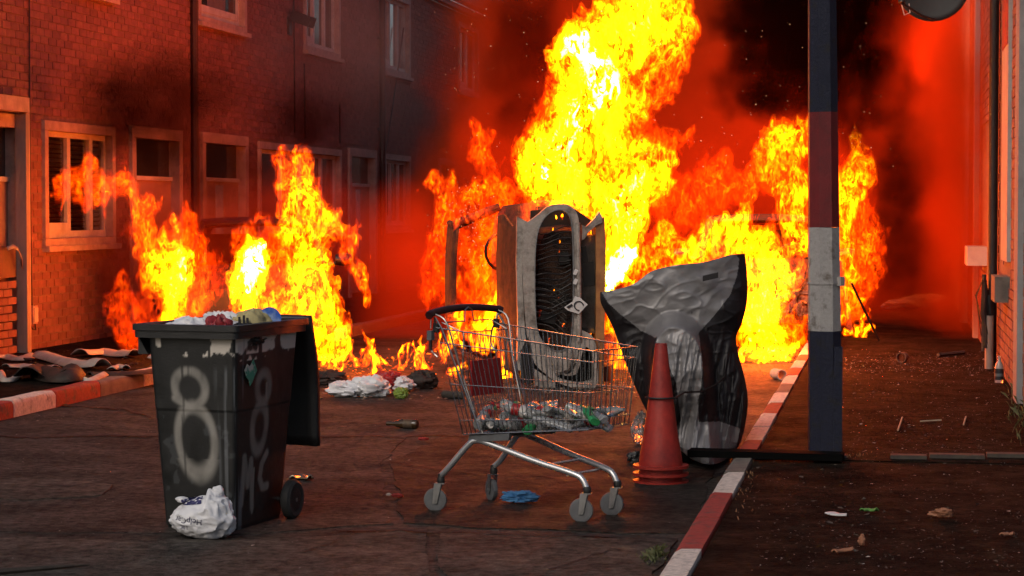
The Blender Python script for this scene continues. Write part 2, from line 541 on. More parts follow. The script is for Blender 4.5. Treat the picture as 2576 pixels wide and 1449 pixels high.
slab([(985, 1165), (1110, 1100), (1640, 1128), (1800, 1160), (1740, 1345), (1560, 1345), (1010, 1318)], 0.006, ROADP, 'road_patch', road, 1)
slab([(1105, 1345), (1700, 1362), (1660, 1420), (1600, 1500), (1120, 1500)], 0.008, ROADL, 'road_patch', road, 2)
slab([(-60, 1352), (560, 1362), (1075, 1335), (1080, 1500), (-60, 1500)], 0.005, ROADL, 'road_patch', road, 3)
slab([(-60, 1104), (330, 1106), (800, 1103), (1020, 1100), (955, 1170), (985, 1320), (560, 1346), (-60, 1338)], 0.004, ROAD, 'road_patch', road, 4)
slab([(-40, 1215), (130, 1200), (285, 1222), (250, 1250), (60, 1262), (-40, 1255)], 0.010, ROADL, 'road_patch', road, 5)
# cracks: narrow dark crooked grooves filled with dirt
ck = MB()
def crack(pl, wd, seed):
    P = spline(pl, 10)
    L_, R_ = [], []
    for i, p in enumerate(P):
        q = gp(p[0] + 5 * (n1(i * 0.6, seed) - 0.5), p[1] + 12 * (n1(i * 0.45, seed + 5) - 0.5))
        wv = wd * (0.4 + 1.2 * n1(i * 0.8, seed + 2))
        L_.append((q.x, q.y + wv, 0.0125))
        R_.append((q.x, q.y - wv, 0.0125))
    ck.grid([L_, R_])
crack([(680, 1440), (760, 1395), (840, 1365), (880, 1335)], 0.02, 1)
crack([(-20, 1098), (400, 1100), (820, 1101), (1180, 1098)], 0.03, 2)
crack([(830, 1200), (980, 1166), (1150, 1190), (1400, 1205)], 0.012, 3)
crack([(150, 1020), (300, 1030), (380, 1052)], 0.03, 4)
crack([(1380, 1440), (1480, 1405), (1530, 1390)], 0.015, 5)
crack([(60, 1230), (190, 1225), (270, 1212)], 0.015, 6)
crack([(850, 1335), (1100, 1343), (1400, 1350), (1700, 1362)], 0.02, 7)
crack([(700, 1060), (1100, 1072), (1200, 1080)], 0.015, 8)
ck.build('crack', mat('crack_dirt', (0.012, 0.01, 0.009), 0.95), road, kind='stuff')

# pavements with kerb stones
pav_r = MB().span((XKR + 0.135, 2, -0.2), (XR + 2.0, 13.0, PZ - 0.006)).span((XKR + 0.135, 13.02, -0.2), (XR + 0.06, 160, PZ)).build('pavement', PAVE, kind='structure')
pav_l = MB().span((XL - 0.05, 6, -0.2), (XKL - 0.135, 160, PZ)).build('pavement', PAVE, kind='structure')
def kerb_mesh(L, jag, seed):
    """one kerb stone: 0.125 wide, top edge rounded, slightly uneven"""
    mb = MB()
    prof = [(0, -0.1), (0, 0.095), (0.012, 0.122), (0.035, 0.132), (0.125, 0.134), (0.125, -0.1)]
    K = 7
    rows = []
    for i in range(K):
        y = L * i / (K - 1)
        rows.append([(x + (jag * (n1(seed + i * 0.7, j * 1.3) - 0.5) if 0 < j < 4 else 0), y, z + (jag * (n1(seed + 5 + i * 0.7, j) - 0.5) if 0 < j < 5 else 0)) for j, (x, z) in enumerate(prof)])
    n = len(prof)
    vs = [p for r in rows for p in r]
    fs = [(i * n + j, i * n + j + 1, (i + 1) * n + j + 1, (i + 1) * n + j) for i in range(K - 1) for j in range(n - 1)]
    fs += [tuple(range(n - 1, -1, -1)), tuple(range((K - 1) * n, K * n))]
    return mb.add(vs, fs)
KM = {}
for nm, m in (('w', KW), ('r', KR), ('b', KB), ('g', KG)):
    for s in range(3):
        KM[nm, s] = kerb_mesh(0.9, 0.012, s * 3.3).mesh('kerb_stone', m, True, 35)
KLAB = {'w': 'white painted kerb stone', 'r': 'red painted kerb stone', 'b': 'blue painted kerb stone', 'g': None}
yb = gp(1680, 1380, 0.13).y        # joints measured at the near white stone
seqs = [(8.05, 'w', .95), (9.0, 'r', .0)]
joints = [gp(1600, 1500, .13).y, gp(1693, 1380, .13).y, gp(1745, 1300, .13).y, gp(1788, 1240, .13).y, gp(1833, 1187, .13).y]
cols = ['w', 'r', 'r', 'w']
def kerb(x, y0, y1, c, side, par, s):
    sc = (y1 - y0 - 0.012) / 0.9
    o = link('kerb_stone', KM[c, s % 3], par, label=KLAB[c])
    if side > 0:
        o.location, o.scale = (x, y0, random.uniform(-.004, .004)), (1, sc, 1)
    else:
        o.location, o.scale, o.rotation_euler = (x, y0 + 0.9 * sc, random.uniform(-.004, .004)), (1, sc, 1), (0, 0, math.pi)
    return o
for i in range(4):
    kerb(XKR, joints[i], joints[i + 1], cols[i], 1, pav_r, i)
y = joints[-1] + 0.02
kerb(XKR, y, 13.0, 'g', 1, pav_r, 2)
y, k = 13.02, 0
while y < 75:
    c = ['r', 'w', 'w', 'r', 'w', 'g', 'w', 'r', 'w'][k % 9] if y < 30 else 'g'
    kerb(XKR, y, y + 0.92, c, 1, pav_r, k)
    y += 0.92
    k += 1
y, k = 13.25, 0
jl = [gp(35, 1050, 0).y, gp(152, 1025, 0).y, gp(255, 998, 0).y, gp(350, 972, 0).y]
for i in range(3):
    kerb(XKL, jl[i], jl[i + 1], 'wrg'[i], -1, pav_l, i)
y = jl[0] - 1.2
kerb(XKL, y, jl[0], 'r', -1, pav_l, 2)
y = jl[3]
while y < 75:
    kerb(XKL, y, y + 1.25, 'wgrwg'[k % 5] if y < 26 else 'g', -1, pav_l, k)
    y += 1.25
    k += 1

# edging strips and the joint across the right pavement
for (x0, x1, py) in ((2240, 2335, 1152), (2338, 2480, 1150), (2482, 2640, 1148)):
    a, b = gp(x0, py, PZ), gp(x1, py, PZ)
    MB().span((a.x, a.y - 0.05, PZ - 0.05), (b.x - 0.01, a.y + 0.05, PZ + 0.022)).build('edging_strip', mat('edging', (0.07, 0.055, 0.04), 0.8, (0.04, 0.03, 0.025), 9, 0.004, 50), pav_r)

# ================================================================== terraced houses on the left (face X = XL, looking towards +X)
BRK = MB().box((0, 0, 0), (0.1, 0.213, 0.071)).mesh('brick', BRICK)
CW_, CH_ = 0.226, 0.0835                          # brick + joint
def brick_fill(y0, y1, z0, z1, holes):
    """runs of whole and cut bricks on a wall rectangle, openings left free -> (y, z, length)"""
    out = []
    r = 0
    z = z0
    while z + CH_ * 0.6 < z1:
        off = (r % 2) * CW_ / 2
        y = y0 - off
        segs = [(y0, y1)]
        for (a, b, c, d) in holes:
            if c < z + CH_ - 0.01 and d > z + 0.01:
                segs = [q for (s, e) in segs for q in ((s, min(e, a)), (max(s, b), e)) if q[1] - q[0] > 0.03]
        while y < y1:
            for s, e in segs:
                a, b = max(y, s), min(y + CW_, e)
                if b - a > 0.04:
                    out.append((a, z, b - a))
            y += CW_
        z += CH_
        r += 1
    return out
def wall_with_holes(mb, X, t, y0, y1, z0, z1, holes):
    ys = sorted({y0, y1, *[min(max(h[i], y0), y1) for h in holes for i in (0, 1)]})
    zs = sorted({z0, z1, *[min(max(h[i], z0), z1) for h in holes for i in (2, 3)]})
    for a, b in zip(ys, ys[1:]):
        run = None
        for c, d in zip(zs, zs[1:]):
            ym, zm = (a + b) / 2, (c + d) / 2
            if any(h[0] < ym < h[1] and h[2] < zm < h[3] for h in holes):
                continue
            mb.span((X - t, a, c), (X, b, d))
def brick_joined(mb, bl, X, tones, sgn=1):
    for (y, z, L) in bl:
        d = random.uniform(-0.003, 0.003)
        mb.box((X - 0.045 * sgn + d, y + (L - 0.012) / 2, z + 0.0355), (0.1, L - 0.012, 0.071))
        tones += [random.random()] * 8
def with_tone(o, tones):
    a = o.data.attributes.new('tone', 'FLOAT', 'POINT')
    a.data.foreach_set('value', tones)
def window(par, y0, y1, z0, z1, mull, X=XL, sur=0.105, blind=None, sill=True, low_rail=True, lead=False):
    """painted surround standing proud of the wall, white frame, glass panes; mull = mullion positions 0..1"""
    wn = MB()
    s = sur
    for a, b in (((y0 - s, z1), (y1 + s, z1 + s)), ((y0 - s, z0 - s * 0.8), (y1 + s, z0)), ((y0 - s, z0), (y0, z1)), ((y1, z0), (y1 + s, z1))):
        wn.span((X - 0.12, a[0] + 0.002, a[1] + 0.002), (X + 0.035, b[0] - 0.002, b[1] - 0.002))
    o = wn.build('window', SURR, par)
    fr, t = MB(), 0.06
    for a, b in (((y0, z1 - t), (y1, z1)), ((y0, z0), (y1, z0 + t * 1.3)), ((y0, z0 + t * 1.3), (y0 + t, z1 - t)), ((y1 - t, z0 + t * 1.3), (y1, z1 - t))):
        fr.span((X - 0.11, a[0], a[1]), (X - 0.05, b[0], b[1]))
    for q in mull:
        ym = y0 + q * (y1 - y0)
        fr.span((X - 0.108, ym - 0.05, z0 + t * 1.3), (X - 0.045, ym + 0.05, z1 - t))
    fr.build('frame', FRAMEW, o)
    edges = [y0 + t] + [y0 + q * (y1 - y0) for q in mull] + [y1 - t]
    for a, b in zip(edges, edges[1:]):
        MB().span((X - 0.09, a, z0 + t), (X - 0.084, b, z1 - t)).build('pane', mat('window_glass', (0.9, 0.9, 0.9), 0.05, (0.88, 0.88, 0.88), 2, trans=1.0) if blind == 'slats' else GLASSD if blind != 'pale' else mat('sky_lit_glass', (0.6, 0.66, 0.7), 0.12, (0.4, 0.45, 0.5), 1.5, metal=1.0), o)
    if low_rail:
        MB().span((X - 0.1, y0 + t + 0.01, z0 + t * 1.3), (X - 0.042, edges[1] - 0.06, z0 + t * 1.3 + 0.09)).build('sash_rail', FRAMEW, o)
    if sill:
        MB().span((X - 0.02, y0 - s - 0.03, z0 - s * 0.8 - 0.055), (X + 0.09, y1 + s + 0.03, z0 - s * 0.8 + 0.004)).build('sill', SURR, o)
    if blind == 'slats':
        for i in range(int((z1 - z0 - 0.15) / 0.05)):
            z = z0 + 0.1 + i * 0.05
            MB().box((X - 0.112, (y0 + y1) / 2, z), (0.008, y1 - y0 - 0.15, 0.032), Matrix.Rotation(0.5, 3, 'Y')).build('slat', BLIND, o)
    if blind == 'curtain':
        MB().span((X - 0.08, y0 + 0.3 * (y1 - y0), z0 + 0.1), (X - 0.076, y0 + 0.72 * (y1 - y0), z1 - 0.06)).build('curtain', mat('grey_curtain', (0.2, 0.18, 0.17), 0.8), o)
    return o
def door(par, y0, y1, z1, X=XL, transom=0.45, split=True):
    mb, s = MB(), 0.14
    for a, b in (((y0 - s, z1), (y1 + s, z1 + s)), ((y0 - s, PZ), (y0, z1)), ((y1, PZ), (y1 + s, z1))):
        mb.span((X - 0.14, a[0], a[1] + 0.002), (X + 0.04, b[0], b[1] - 0.002))
    o = mb.build('door', SURR, par)
    MB().span((X - 0.125, y0, PZ + 0.05), (X - 0.075, y1, z1 - transom - 0.05)).build('leaf', DOORP, o)
    MB().span((X - 0.12, y0, z1 - transom - 0.05), (X - 0.05, y1, z1 - transom)).build('transom', FRAMEW, o)
    MB().span((X - 0.11, y0, z1 - transom), (X - 0.1, y1, z1)).build('fanlight', GLASSD, o)
    if split:
        MB().span((X - 0.074, y0 + 0.42 * (y1 - y0), PZ + 0.1), (X - 0.066, y0 + 0.6 * (y1 - y0), z1 - transom - 0.1)).build('glazed_strip', mat('strip_glass', (0.5, 0.52, 0.55), 0.2), o)
    return o

def house(label, y0, y1, doors, wins, nbricks, eave=5.7):
    t = thing('terraced_house', label, 'house', (0, 0, 0), 0, 'brick terrace along the left pavement')
    holes = []
    for (a, b, z1, kw) in doors:
        holes.append((a - 0.14, b + 0.14, -1, z1 + 0.14))
    for (a, b, c, d, m, kw) in wins:
        s = kw.get('sur', 0.105)
        holes.append((a - s, b + s, c - s * 0.8, d + s))
    mb = MB()
    wall_with_holes(mb, XL - 0.006, 0.2, y0, y1, 0.0, eave, holes)
    wl = mb.build('wall', MORTAR, t)
    bl = brick_fill(y0 + 0.005, y1 - 0.005, PZ - 0.02, eave, holes)
    bl.sort(key=lambda b: b[0] + (20 if b[1] > 5 else 0))
    whole = [b for b in bl if b[2] > CW_ - 0.01 and b[1] < 4.3][:nbricks]
    ws = set(whole)
    for (y, z, L) in whole:
        o = link('brick', BRK, wl, (XL - 0.045 + random.uniform(-.003, .003), y + (L - 0.012) / 2, z + 0.0355))
    rest, tones = MB(), []
    brick_joined(rest, [b for b in bl if b not in ws], XL, tones)
    ro = rest.build('brickwork', BRICK, t, kind='stuff')
    with_tone(ro, tones)
    for (a, b, z1, kw) in doors:
        door(t, a, b, z1, **kw)
    for (a, b, c, d, m, kw) in wins:
        window(t, a, b, c, d, m, **kw)
    g = MB().span((XL + 0.0, y0, eave), (XL + 0.14, y1, eave + 0.1)).build('gutter', CABLE, t)
    MB().prism([(0.18, 0), (0.18, 0.1), (-4.0, 2.6), (-4.0, 2.5)], lambda a, b, d: (XL + a, d, eave + 0.1 + b), y0, y1).build('roof', ROOFT, t)
    MB().span((XL - 7, y0, 0), (XL - 0.25, y1, eave)).build('house_body', CHAR, t)
    return t
hA = house('red brick terraced house nearest the camera with slatted blinds at its wide ground window', 15.0, 27.25,
      [(20.0, 21.40, 2.43, dict(transom=0.5, split=False)), (25.0, 26.6, 2.45, dict(split=False))],
      [(22.25, 24.2, 1.28, 2.44, (0.4, 0.75), dict(blind='slats')), (22.95, 24.2, 4.1, 5.3, (0.5,), {})], 300)
hB = house('middle brick terraced house with a grey curtained upstairs window and a wall floodlight', 27.27, 37.6,
      [(27.7, 29.5, 2.47, {}), (35.6, 37.3, 2.48, {})],
      [(30.3, 34.85, 1.3, 2.46, (0.28, 0.52, 0.8), {}), (27.55, 29.5, 4.12, 5.4, (), dict(blind='curtain')), (32.8, 34.8, 4.12, 5.4, (0.34, 0.68), {})], 0)
hC = house('farther brick terraced house past the black downpipe with pale shiny upstairs panes', 37.62, 49.0,
      [(43.0, 44.4, 2.48, {})],
      [(38.2, 40.1, 1.3, 2.48, (0.34, 0.68), {}), (38.1, 40.1, 4.12, 5.4, (0.34, 0.68), dict(blind='pale')), (45, 47, 4.12, 5.4, (0.5,), {}), (45, 47, 1.3, 2.48, (0.5,), {})], 0)
for i, y0 in enumerate((49.02, 60.04, 71.06)):
    house('smoke hidden brick terraced house %s down the street' % ('further', 'well', 'farthest')[i], y0, y0 + 11.0,
          [(y0 + 5, y0 + 6.4, 2.48, {})], [(y0 + 1, y0 + 3, 1.3, 2.48, (0.5,), {}), (y0 + 1, y0 + 3, 4.12, 5.4, (0.5,), {})], 0)
# black downpipe between the second and third house, service cables, meter box, floodlight
p = MB().tube([(XL + 0.075, 37.7, PZ + .02), (XL + 0.075, 37.7, 5.68)], 0.055, 10)
for z in (1.4, 3.0, 4.6):
    p.box((XL + 0.05, 37.7, z), (0.1, 0.16, 0.05))
p.build('downpipe', CABLE, hB, True)
MB().tube([(XL + 0.05, 27.2, PZ + .02), (XL + 0.05, 27.2, 5.68)], 0.05, 8).build('downpipe', mat('brown_pipe', (0.07, 0.03, 0.022), 0.6), hA, True)
def cable(pl, r, par):
    MB().tube([(XL + 0.025,) + tuple(onx(*q, XL))[1:] for q in pl], r, 5).build('cable', CABLE, par, True)
cable([(68, -20), (69, 300), (72, 600), (75, 770)], 0.008, hA)
cable([(735, -20), (737, 150), (738, 335)], 0.012, hB)
cable([(762, 160), (764, 350)], 0.012, hB)
cable([(851, 262), (852, 360)], 0.014, hB)
cable([(1012, 70), (996, 190), (975, 330), (966, 380)], 0.014, hC)
mbx = thing('meter_box', 'small pale meter box low on the brick wall under a black cable', 'meter box', (XL + 0.004, 21.75, 0.40))
MB().box((0.035, 0, 0.09), (0.07, 0.13, 0.19)).build('case', SURR, mbx)
MB().box((0.074, 0.01, 0.09), (0.008, 0.10, 0.15)).build('cover', FRAMEW, mbx)
MB().tube([(0.03, -0.05, 0.0), (0.05, -0.03, -0.06), (0.06, 0.03, -0.07), (0.04, 0.06, 0.0)], 0.007, 5).build('cable', CABLE, mbx, True)
fl = thing('floodlight', 'black wall floodlight below the eaves beside the cable', 'floodlight', (XL, 31.85, 4.42))
MB().span((0, -0.08, -0.22), (0.04, 0.08, 0.05)).build('bracket', BLACKP, fl)
MB().box((0.2, 0.1, 0.02), (0.3, 0.34, 0.16), Matrix.Rotation(0.35, 3, 'Y')).build('lamp_housing', BLACKP, fl)
# leftmost doorway: weathered boards and posts
dr = thing('boarded_porch', 'weathered grey boarding and post at the leftmost doorway with a peeling strip', 'boarding', (XL, 21.2, PZ))
MB().span((0.045, 0.12, 0), (0.16, 0.2, 2.45)).build('post', GREYW, dr)
MB().span((0.045, 0.215, 0), (0.13, 0.3, 2.5)).build('post', SURR, dr, label='orange tinted door post')
MB().span((0.045, -1.3, 2.47), (0.17, 0.2, 2.62)).build('lintel', SURR, dr)
for i in range(9):
    for j in range(4):
        link('brick', BRK, dr, (0.02, -0.05 - 0.226 * j - (i % 2) * 0.113, 0.04 + i * CH_))
MB().span((0.005, -1.4, 0.78), (0.05, 0.1, 1.1)).build('board', mat('brown_board', (0.2, 0.1, 0.06), 0.8, (0.12, 0.07, 0.045), 5), dr)
ps = MB()
pl = [(0.1, -0.25, 1.10), (0.11, -0.12, 1.12), (0.12, -0.02, 1.09), (0.13, 0.05, 1.0), (0.12, 0.08, 0.9)]
ps.grid([[(a, b, c) for a, b, c in pl], [(a + 0.02, b - 0.02, c - 0.04) for a, b, c in pl]])
o = ps.build('peeling_strip', GREYW, dr, True)
o.modifiers.new('thick', 'SOLIDIFY').thickness = 0.008

# ================================================================== right hand house (face X = XR, looking towards -X)
hR = thing('terraced_house', 'brick house at the right edge with pale pilasters and a dark downpipe', 'house', (0, 0, 0), 0)
mb = MB()
mb.span((XR + 0.006, 14, 0), (XR + 6, 90, 6.0))
mb.build('wall', MORTAR, hR)
bl = brick_fill(16.4, 40.0, PZ - 0.02, 5.6, [(20.15, 21.0, 1.05, 9), (18.85, 20.1, 1.0, 9), (23, 25, 1.0, 2.5)])
bl.sort()
for (y, z, L) in [b for b in bl if b[2] > CW_ - 0.01][:260]:
    link('brick', BRK, hR, (XR + 0.045 + random.uniform(-.004, .004), y + (L - 0.012) / 2, z + 0.0355))
ws = set([b for b in bl if b[2] > CW_ - 0.01][:260])
tones, rest = [], MB()
brick_joined(rest, [b for b in bl if b not in ws], XR, tones, -1)
ro = rest.build('brickwork', BRICK, hR, kind='stuff')
with_tone(ro, tones)
REND = mat('pale_render', (0.46, 0.40, 0.36), 0.8, (0.36, 0.3, 0.27), 4, 0.004, 30)
def pil(y0, y1, z0, z1, d, m, name='pilaster'):
    return MB().span((XR - d, y0, z0), (XR + 0.05, y1, z1)).build(name, m, hR)
pil(17.0, 17.5, PZ, 4.9, 0.05, mat('grey_render', (0.32, 0.31, 0.31), 0.8, (0.25, 0.24, 0.24), 4, 0.004, 30))
pil(17.05, 17.45, 3.45, 4.4, 0.07, KR, 'painted_patch')
pil(18.95, 20.0, 1.15, 5.4, 0.03, REND)
pil(19.0, 19.9, 3.0, 3.6, 0.035, KR, 'painted_patch')
pil(25.6, 25.9, PZ, 5.5, 0.06, REND)
pil(29.0, 29.5, PZ, 5.5, 0.1, REND)
pil(33.0, 33.5, PZ, 5.5, 0.12, REND)
pil(38.0, 38.5, PZ, 5.5, 0.12, REND)
pil(43.0, 43.6, PZ, 5.5, 0.15, REND)
pil(50.0, 50.6, PZ, 5.5, 0.18, REND)
pil(58.0, 58.6, PZ, 5.5, 0.2, REND)
for i, (a, b) in enumerate(((30.2, 31.2), (34.5, 36.0), (40.0, 41.2), (45.5, 47.5), (53, 55))):
    pil(a, b, 1.0, 2.5, 0.05, FRAMEW, 'window_surround')
dp = MB().tube([(XR - 0.06, 20.9, PZ + .02), (XR - 0.06, 20.9, 5.7)], 0.045, 10)
dp.build('downpipe', CABLE, hR, True)
MB().tube([(XR - 0.10, 20.55, PZ + .01), (XR - 0.10, 20.55, 0.62)], 0.04, 10).build('waste_pipe', mat('grey_pipe', (0.3, 0.22, 0.18), 0.5), hR, True)
MB().span((XR - 0.12, 19.1, 0.80), (XR + 0.02, 19.8, 1.02)).build('window_sill', KG, hR)
MB().span((XR - 0.2, 23.6, 1.0), (XR + 0.02, 24.4, 1.2)).build('window_sill', REND, hR)
MB().prism([(0, 0), (0, 0.1), (4.0, 2.6), (4.0, 2.5)], lambda a, b, d: (XR - 0.15 + a, d, 5.9 + b), 14, 90).build('roof', ROOFT, hR)
# ragged black wrapping on the downpipe
rg = thing('cable_bundle', 'ragged black cable bundle taped to the pipe by the right wall', 'cable bundle', (XR - 0.12, 20.6, 0.5))
mb = MB()
for i in range(10):
    a = random.uniform(0, 6.28)
    mb.tube([(0.03 * math.cos(a), 0.06 * math.sin(a), random.uniform(0.25, 0.5)), (0.045 * math.cos(a), 0.09 * math.sin(a), 0.15), (0.03 * math.cos(a + 1), 0.07 * math.sin(a + 1), random.uniform(-0.25, 0))], 0.02, 5)
mb.build('sleeve', BLACKP, rg, True)
mb = MB()
for i in range(6):
    mb.tube([(-0.04, random.uniform(-.1, .1), 0.45), (-0.1, random.uniform(-.2, .2), 0.3), (-0.05, random.uniform(-.1, .1), random.uniform(-.1, .1))], 0.004, 4)
mb.build('loose_wires', CABLE, rg, True)

# satellite dish high on the right wall
c = at(2347, -32, 19.4)
sd = thing('satellite_dish', 'dark satellite dish with its receiver arm high on the right wall', 'satellite dish', c)
rows = []
for i in range(7):
    r = 0.315 * i / 6
    rows.append([(r * math.cos(q), 0.09 - 0.55 * r * r, r * 0.95 * math.sin(q)) for q in np.linspace(0, 2 * math.pi, 29)])
o = MB().grid(rows).build('dish', mat('grey_dish', (0.02, 0.018, 0.018), 0.6), sd, True, 80)
o.modifiers.new('thick', 'SOLIDIFY').thickness = 0.012
MB().tube([(0.02, -0.02, -0.36), (-0.12, -0.22, -0.33), (-0.34, -0.36, -0.2)], 0.016, 8).build('arm', BLACKP, sd, True)
MB().tube([(-0.34, -0.36, -0.2), (-0.33, -0.33, -0.10)], 0.04, 10).build('receiver', BLACKP, sd, True)
MB().tube([(-0.34, -0.36, -0.22), (-0.31, -0.34, -0.33), (-0.25, -0.3, -0.30), (-0.26, -0.26, -0.2)], 0.006, 5).build('cable', FRAMEW, sd, True)
MB().tube([(0.05, 0.1, 0), (0.3, 0.25, -0.02), (XR - c.x + 0.02, 0.3, -0.02)], 0.025, 8).build('wall_bracket', BLACKP, sd, True)
for ch_ in sd.children:
    if ch_.name.startswith(('arm', 'receiver', 'cable')):
        ch_.scale = (0.8, 0.8, 0.8)

# ================================================================== wheelie bin
ground_near = gp(592, 1339, 0)
TH = YAW - math.radians(19.5)
binT = thing('wheelie_bin', 'black wheelie bin sprayed with white eights and heaped with rubbish, lid hanging open', 'bin', ground_near, TH)
# local: x along the right hand (wheel) side going away = local +y ; front face is the plane y = 0, near corner at origin, body extends to -x and +y
def bin_sec(t):                                   # t = height fraction -> x0, x1, y0, y1 of the tapering body
    return (-0.395 - 0.075 * t, 0.02 * t, -0.03 * t, 0.54 + 0.16 * t)
BH = 0.965
def sdf_ellipse(a, b, cx, cz, rx, rz, tilt=0.0):
    ca, sa = math.cos(tilt), math.sin(tilt)
    p, q = a - cx, b - cz
    u, v = (p * ca + q * sa) / rx, (-p * sa + q * ca) / rz
    return np.abs(np.sqrt(u * u + v * v) - 1) * min(rx, rz)
def sdf_seg(a, b, p, q):
    d = (q[0] - p[0], q[1] - p[1])
    t = np.clip(((a - p[0]) * d[0] + (b - p[1]) * d[1]) / (d[0] ** 2 + d[1] ** 2), 0, 1)
    return np.hypot(a - p[0] - t * d[0], b - p[1] - t * d[1])
def sstep(x, a, b):
    t = np.clip((x - a) / (b - a), 0, 1)
    return t * t * (3 - 2 * t)
mb, ATT = MB(), {'spray': [], 'scuff': [], 'streak': []}
NU, NV = 70, 150
def bin_face(side):
    hs = np.linspace(0, 1, NV)
    us = np.linspace(0, 1, NU)
    U, Hh = np.meshgrid(us, hs)
    # four faces: 0 front, 1 right, 2 back, 3 left; corners rounded by pulling the ends in
    P = np.zeros(U.shape + (3,))
    for i in range(NV):
        x0, x1, y0, y1 = bin_sec(hs[i])
        cn = {0: ((x0, y0), (x1, y0)), 1: ((x1, y0), (x1, y1)), 2: ((x1, y1), (x0, y1)), 3: ((x0, y1), (x0, y0))}[side]
        P[i, :, 0] = cn[0][0] + (cn[1][0] - cn[0][0]) * us
        P[i, :, 1] = cn[0][1] + (cn[1][1] - cn[0][1]) * us
        P[i, :, 2] = hs[i] * BH
        cx, cyy = (x0 + x1) / 2, (y0 + y1) / 2
        ed = np.minimum(us, 1 - us) * 0.5
        pull = np.clip(1 - ed / 0.03, 0, 1) ** 2 * 0.012
        dx, dy = P[i, :, 0] - cx, P[i, :, 1] - cyy
        rr = np.hypot(dx, dy)
        P[i, :, 0] -= dx / rr * pull
        P[i, :, 1] -= dy / rr * pull
        bulge = 0.008 * np.sin(math.pi * us) * math.sin(math.pi * hs[i])
        nx, ny = ((0, -1), (1, 0), (0, 1), (-1, 0))[side]
        step = -0.004 if hs[i] < 0.62 else 0.0
        P[i, :, 0] += nx * (bulge + step)
        P[i, :, 1] += ny * (bulge + step)
        if hs[i] < 0.02:
            P[i, :, 0] -= dx * 0.02
            P[i, :, 1] -= dy * 0.02
    sp, sc, st = np.zeros(U.shape), np.zeros(U.shape), np.zeros(U.shape)
    A, Z = U, Hh * BH
    nz = fbm((A * 9 + side * 5).astype(np.float32), (Z * 16).astype(np.float32), np.zeros_like(A, dtype=np.float32), 4)
    vz = fbm((A * 26 + side * 3).astype(np.float32), (Z * 2.5).astype(np.float32), np.zeros_like(A, dtype=np.float32), 3)
    if side == 0:
        a = U * 0.43
        wv = 0.5 + 0.35 * U
        d = np.minimum(sdf_ellipse(a, Z, 0.200, 0.71, 0.078, 0.088, 0.25), sdf_ellipse(a, Z, 0.220, 0.45, 0.098, 0.168, 0.08))
        d = np.where((Z > 0.595) & (a < 0.17), np.minimum(d, sdf_seg(a, Z, (0.12, 0.66), (0.22, 0.60))), d)
        sp = 1 - sstep(d + 0.010 * (nz - .5), 0.007, 0.031 + 0.012 * (Z < 0.36))
        sp = sp * (1 - 0.6 * sstep(vz, 0.5, 0.56) * (U < 0.4))
        sp *= 0.35 + 0.9 * nz * (1 - 0.85 * sstep(vz, 0.52, 0.7) * sstep(Z, 0.72, 0.78))
        sc = sstep(nz + 0.25 * (Z - 0.9) * 4 - 0.1 * (1 - U), 0.52, 0.58) * sstep(Z, 0.86, 0.875)
        sc *= np.clip((np.abs(U - 0.42) < 0.04) + (U > 0.72) * 0.9 + (np.abs(U - 0.12) < 0.03) + (np.abs(U - 0.66) < 0.03), 0, 1)
        st = sstep(vz, 0.5, 0.66) * sstep(U, 0.68, 0.92) * (1 - sstep(Z, 0.78, 0.84)) * 0.55 + 0.18 * sstep(nz, 0.68, 0.72) * (Z < 0.6)
    if side == 1:
        a = U * 0.60
        d = np.minimum(sdf_ellipse(a, Z, 0.27, 0.70, 0.062, 0.072, -0.1), sdf_ellipse(a, Z, 0.245, 0.50, 0.072, 0.115, -0.12))
        sp = (1 - sstep(d, 0.008, 0.036)) * (0.35 + 0.5 * nz)
        m_ = [((0.10, 0.34), (0.075, 0.13)), ((0.10, 0.36), (0.14, 0.22)), ((0.14, 0.22), (0.17, 0.34)), ((0.17, 0.34), (0.20, 0.10)),
              ((0.34, 0.36), (0.29, 0.31)), ((0.29, 0.31), (0.275, 0.24)), ((0.275, 0.24), (0.31, 0.19)), ((0.31, 0.19), (0.37, 0.19))]
        dm = 0.008 * (vz - .5) + np.min([sdf_seg(a, Z, p, q) for p, q in m_], axis=0)
        sp = np.maximum(sp, (1 - sstep(dm, 0.012, 0.03)) * (0.5 + 0.5 * vz))
        for xx, z0, z1 in ((0.06, 0.05, 0.2), (0.205, 0.07, 0.3), (0.30, 0.63, 0.72)):
            sp = np.maximum(sp, ((np.abs(a - xx) < 0.007) & (Z > z0) & (Z < z1)) * 0.8)
        for c0, c1 in ((0.0, 0.36), (0.41, 0.66), (0.71, 0.985)):
            inside = (U > c0) & (U < c1) & (Z > 0.845 + 0.01 * c0)
            sc = np.maximum(sc, inside * (1 - sstep(nz + 0.35 * (Z < 0.88) * vz, 0.60, 0.66)))
        st = sstep(vz, 0.5, 0.62) * (U < 0.14) * 0.7
    for nme, arr in (('spray', sp), ('scuff', sc), ('streak', st)):
        ATT[nme] += list(np.clip(arr, 0, 1).ravel())
    mb.add(P.reshape(-1, 3), [(i * NU + j, i * NU + j + 1, (i + 1) * NU + j + 1, (i + 1) * NU + j) for i in range(NV - 1) for j in range(NU - 1)])
for s_ in range(4):
    bin_face(s_)
x0, x1, y0, y1 = bin_sec(0)
mb.add([(x0, y0, 0), (x1, y0, 0), (x1, y1, 0), (x0, y1, 0)], [(3, 2, 1, 0)])
for k_ in ATT:
    ATT[k_] += [0.0] * 4
x0, x1, y0, y1 = bin_sec(0.9)
mb.add([(x0 + .02, y0 + .02, 0.87), (x1 - .02, y0 + .02, 0.87), (x1 - .02, y1 - .02, 0.87), (x0 + .02, y1 - .02, 0.87)], [(0, 1, 2, 3)])
for k_ in ATT:
    ATT[k_] += [0.0] * 4
o = mb.build('body', BINM, binT, True)
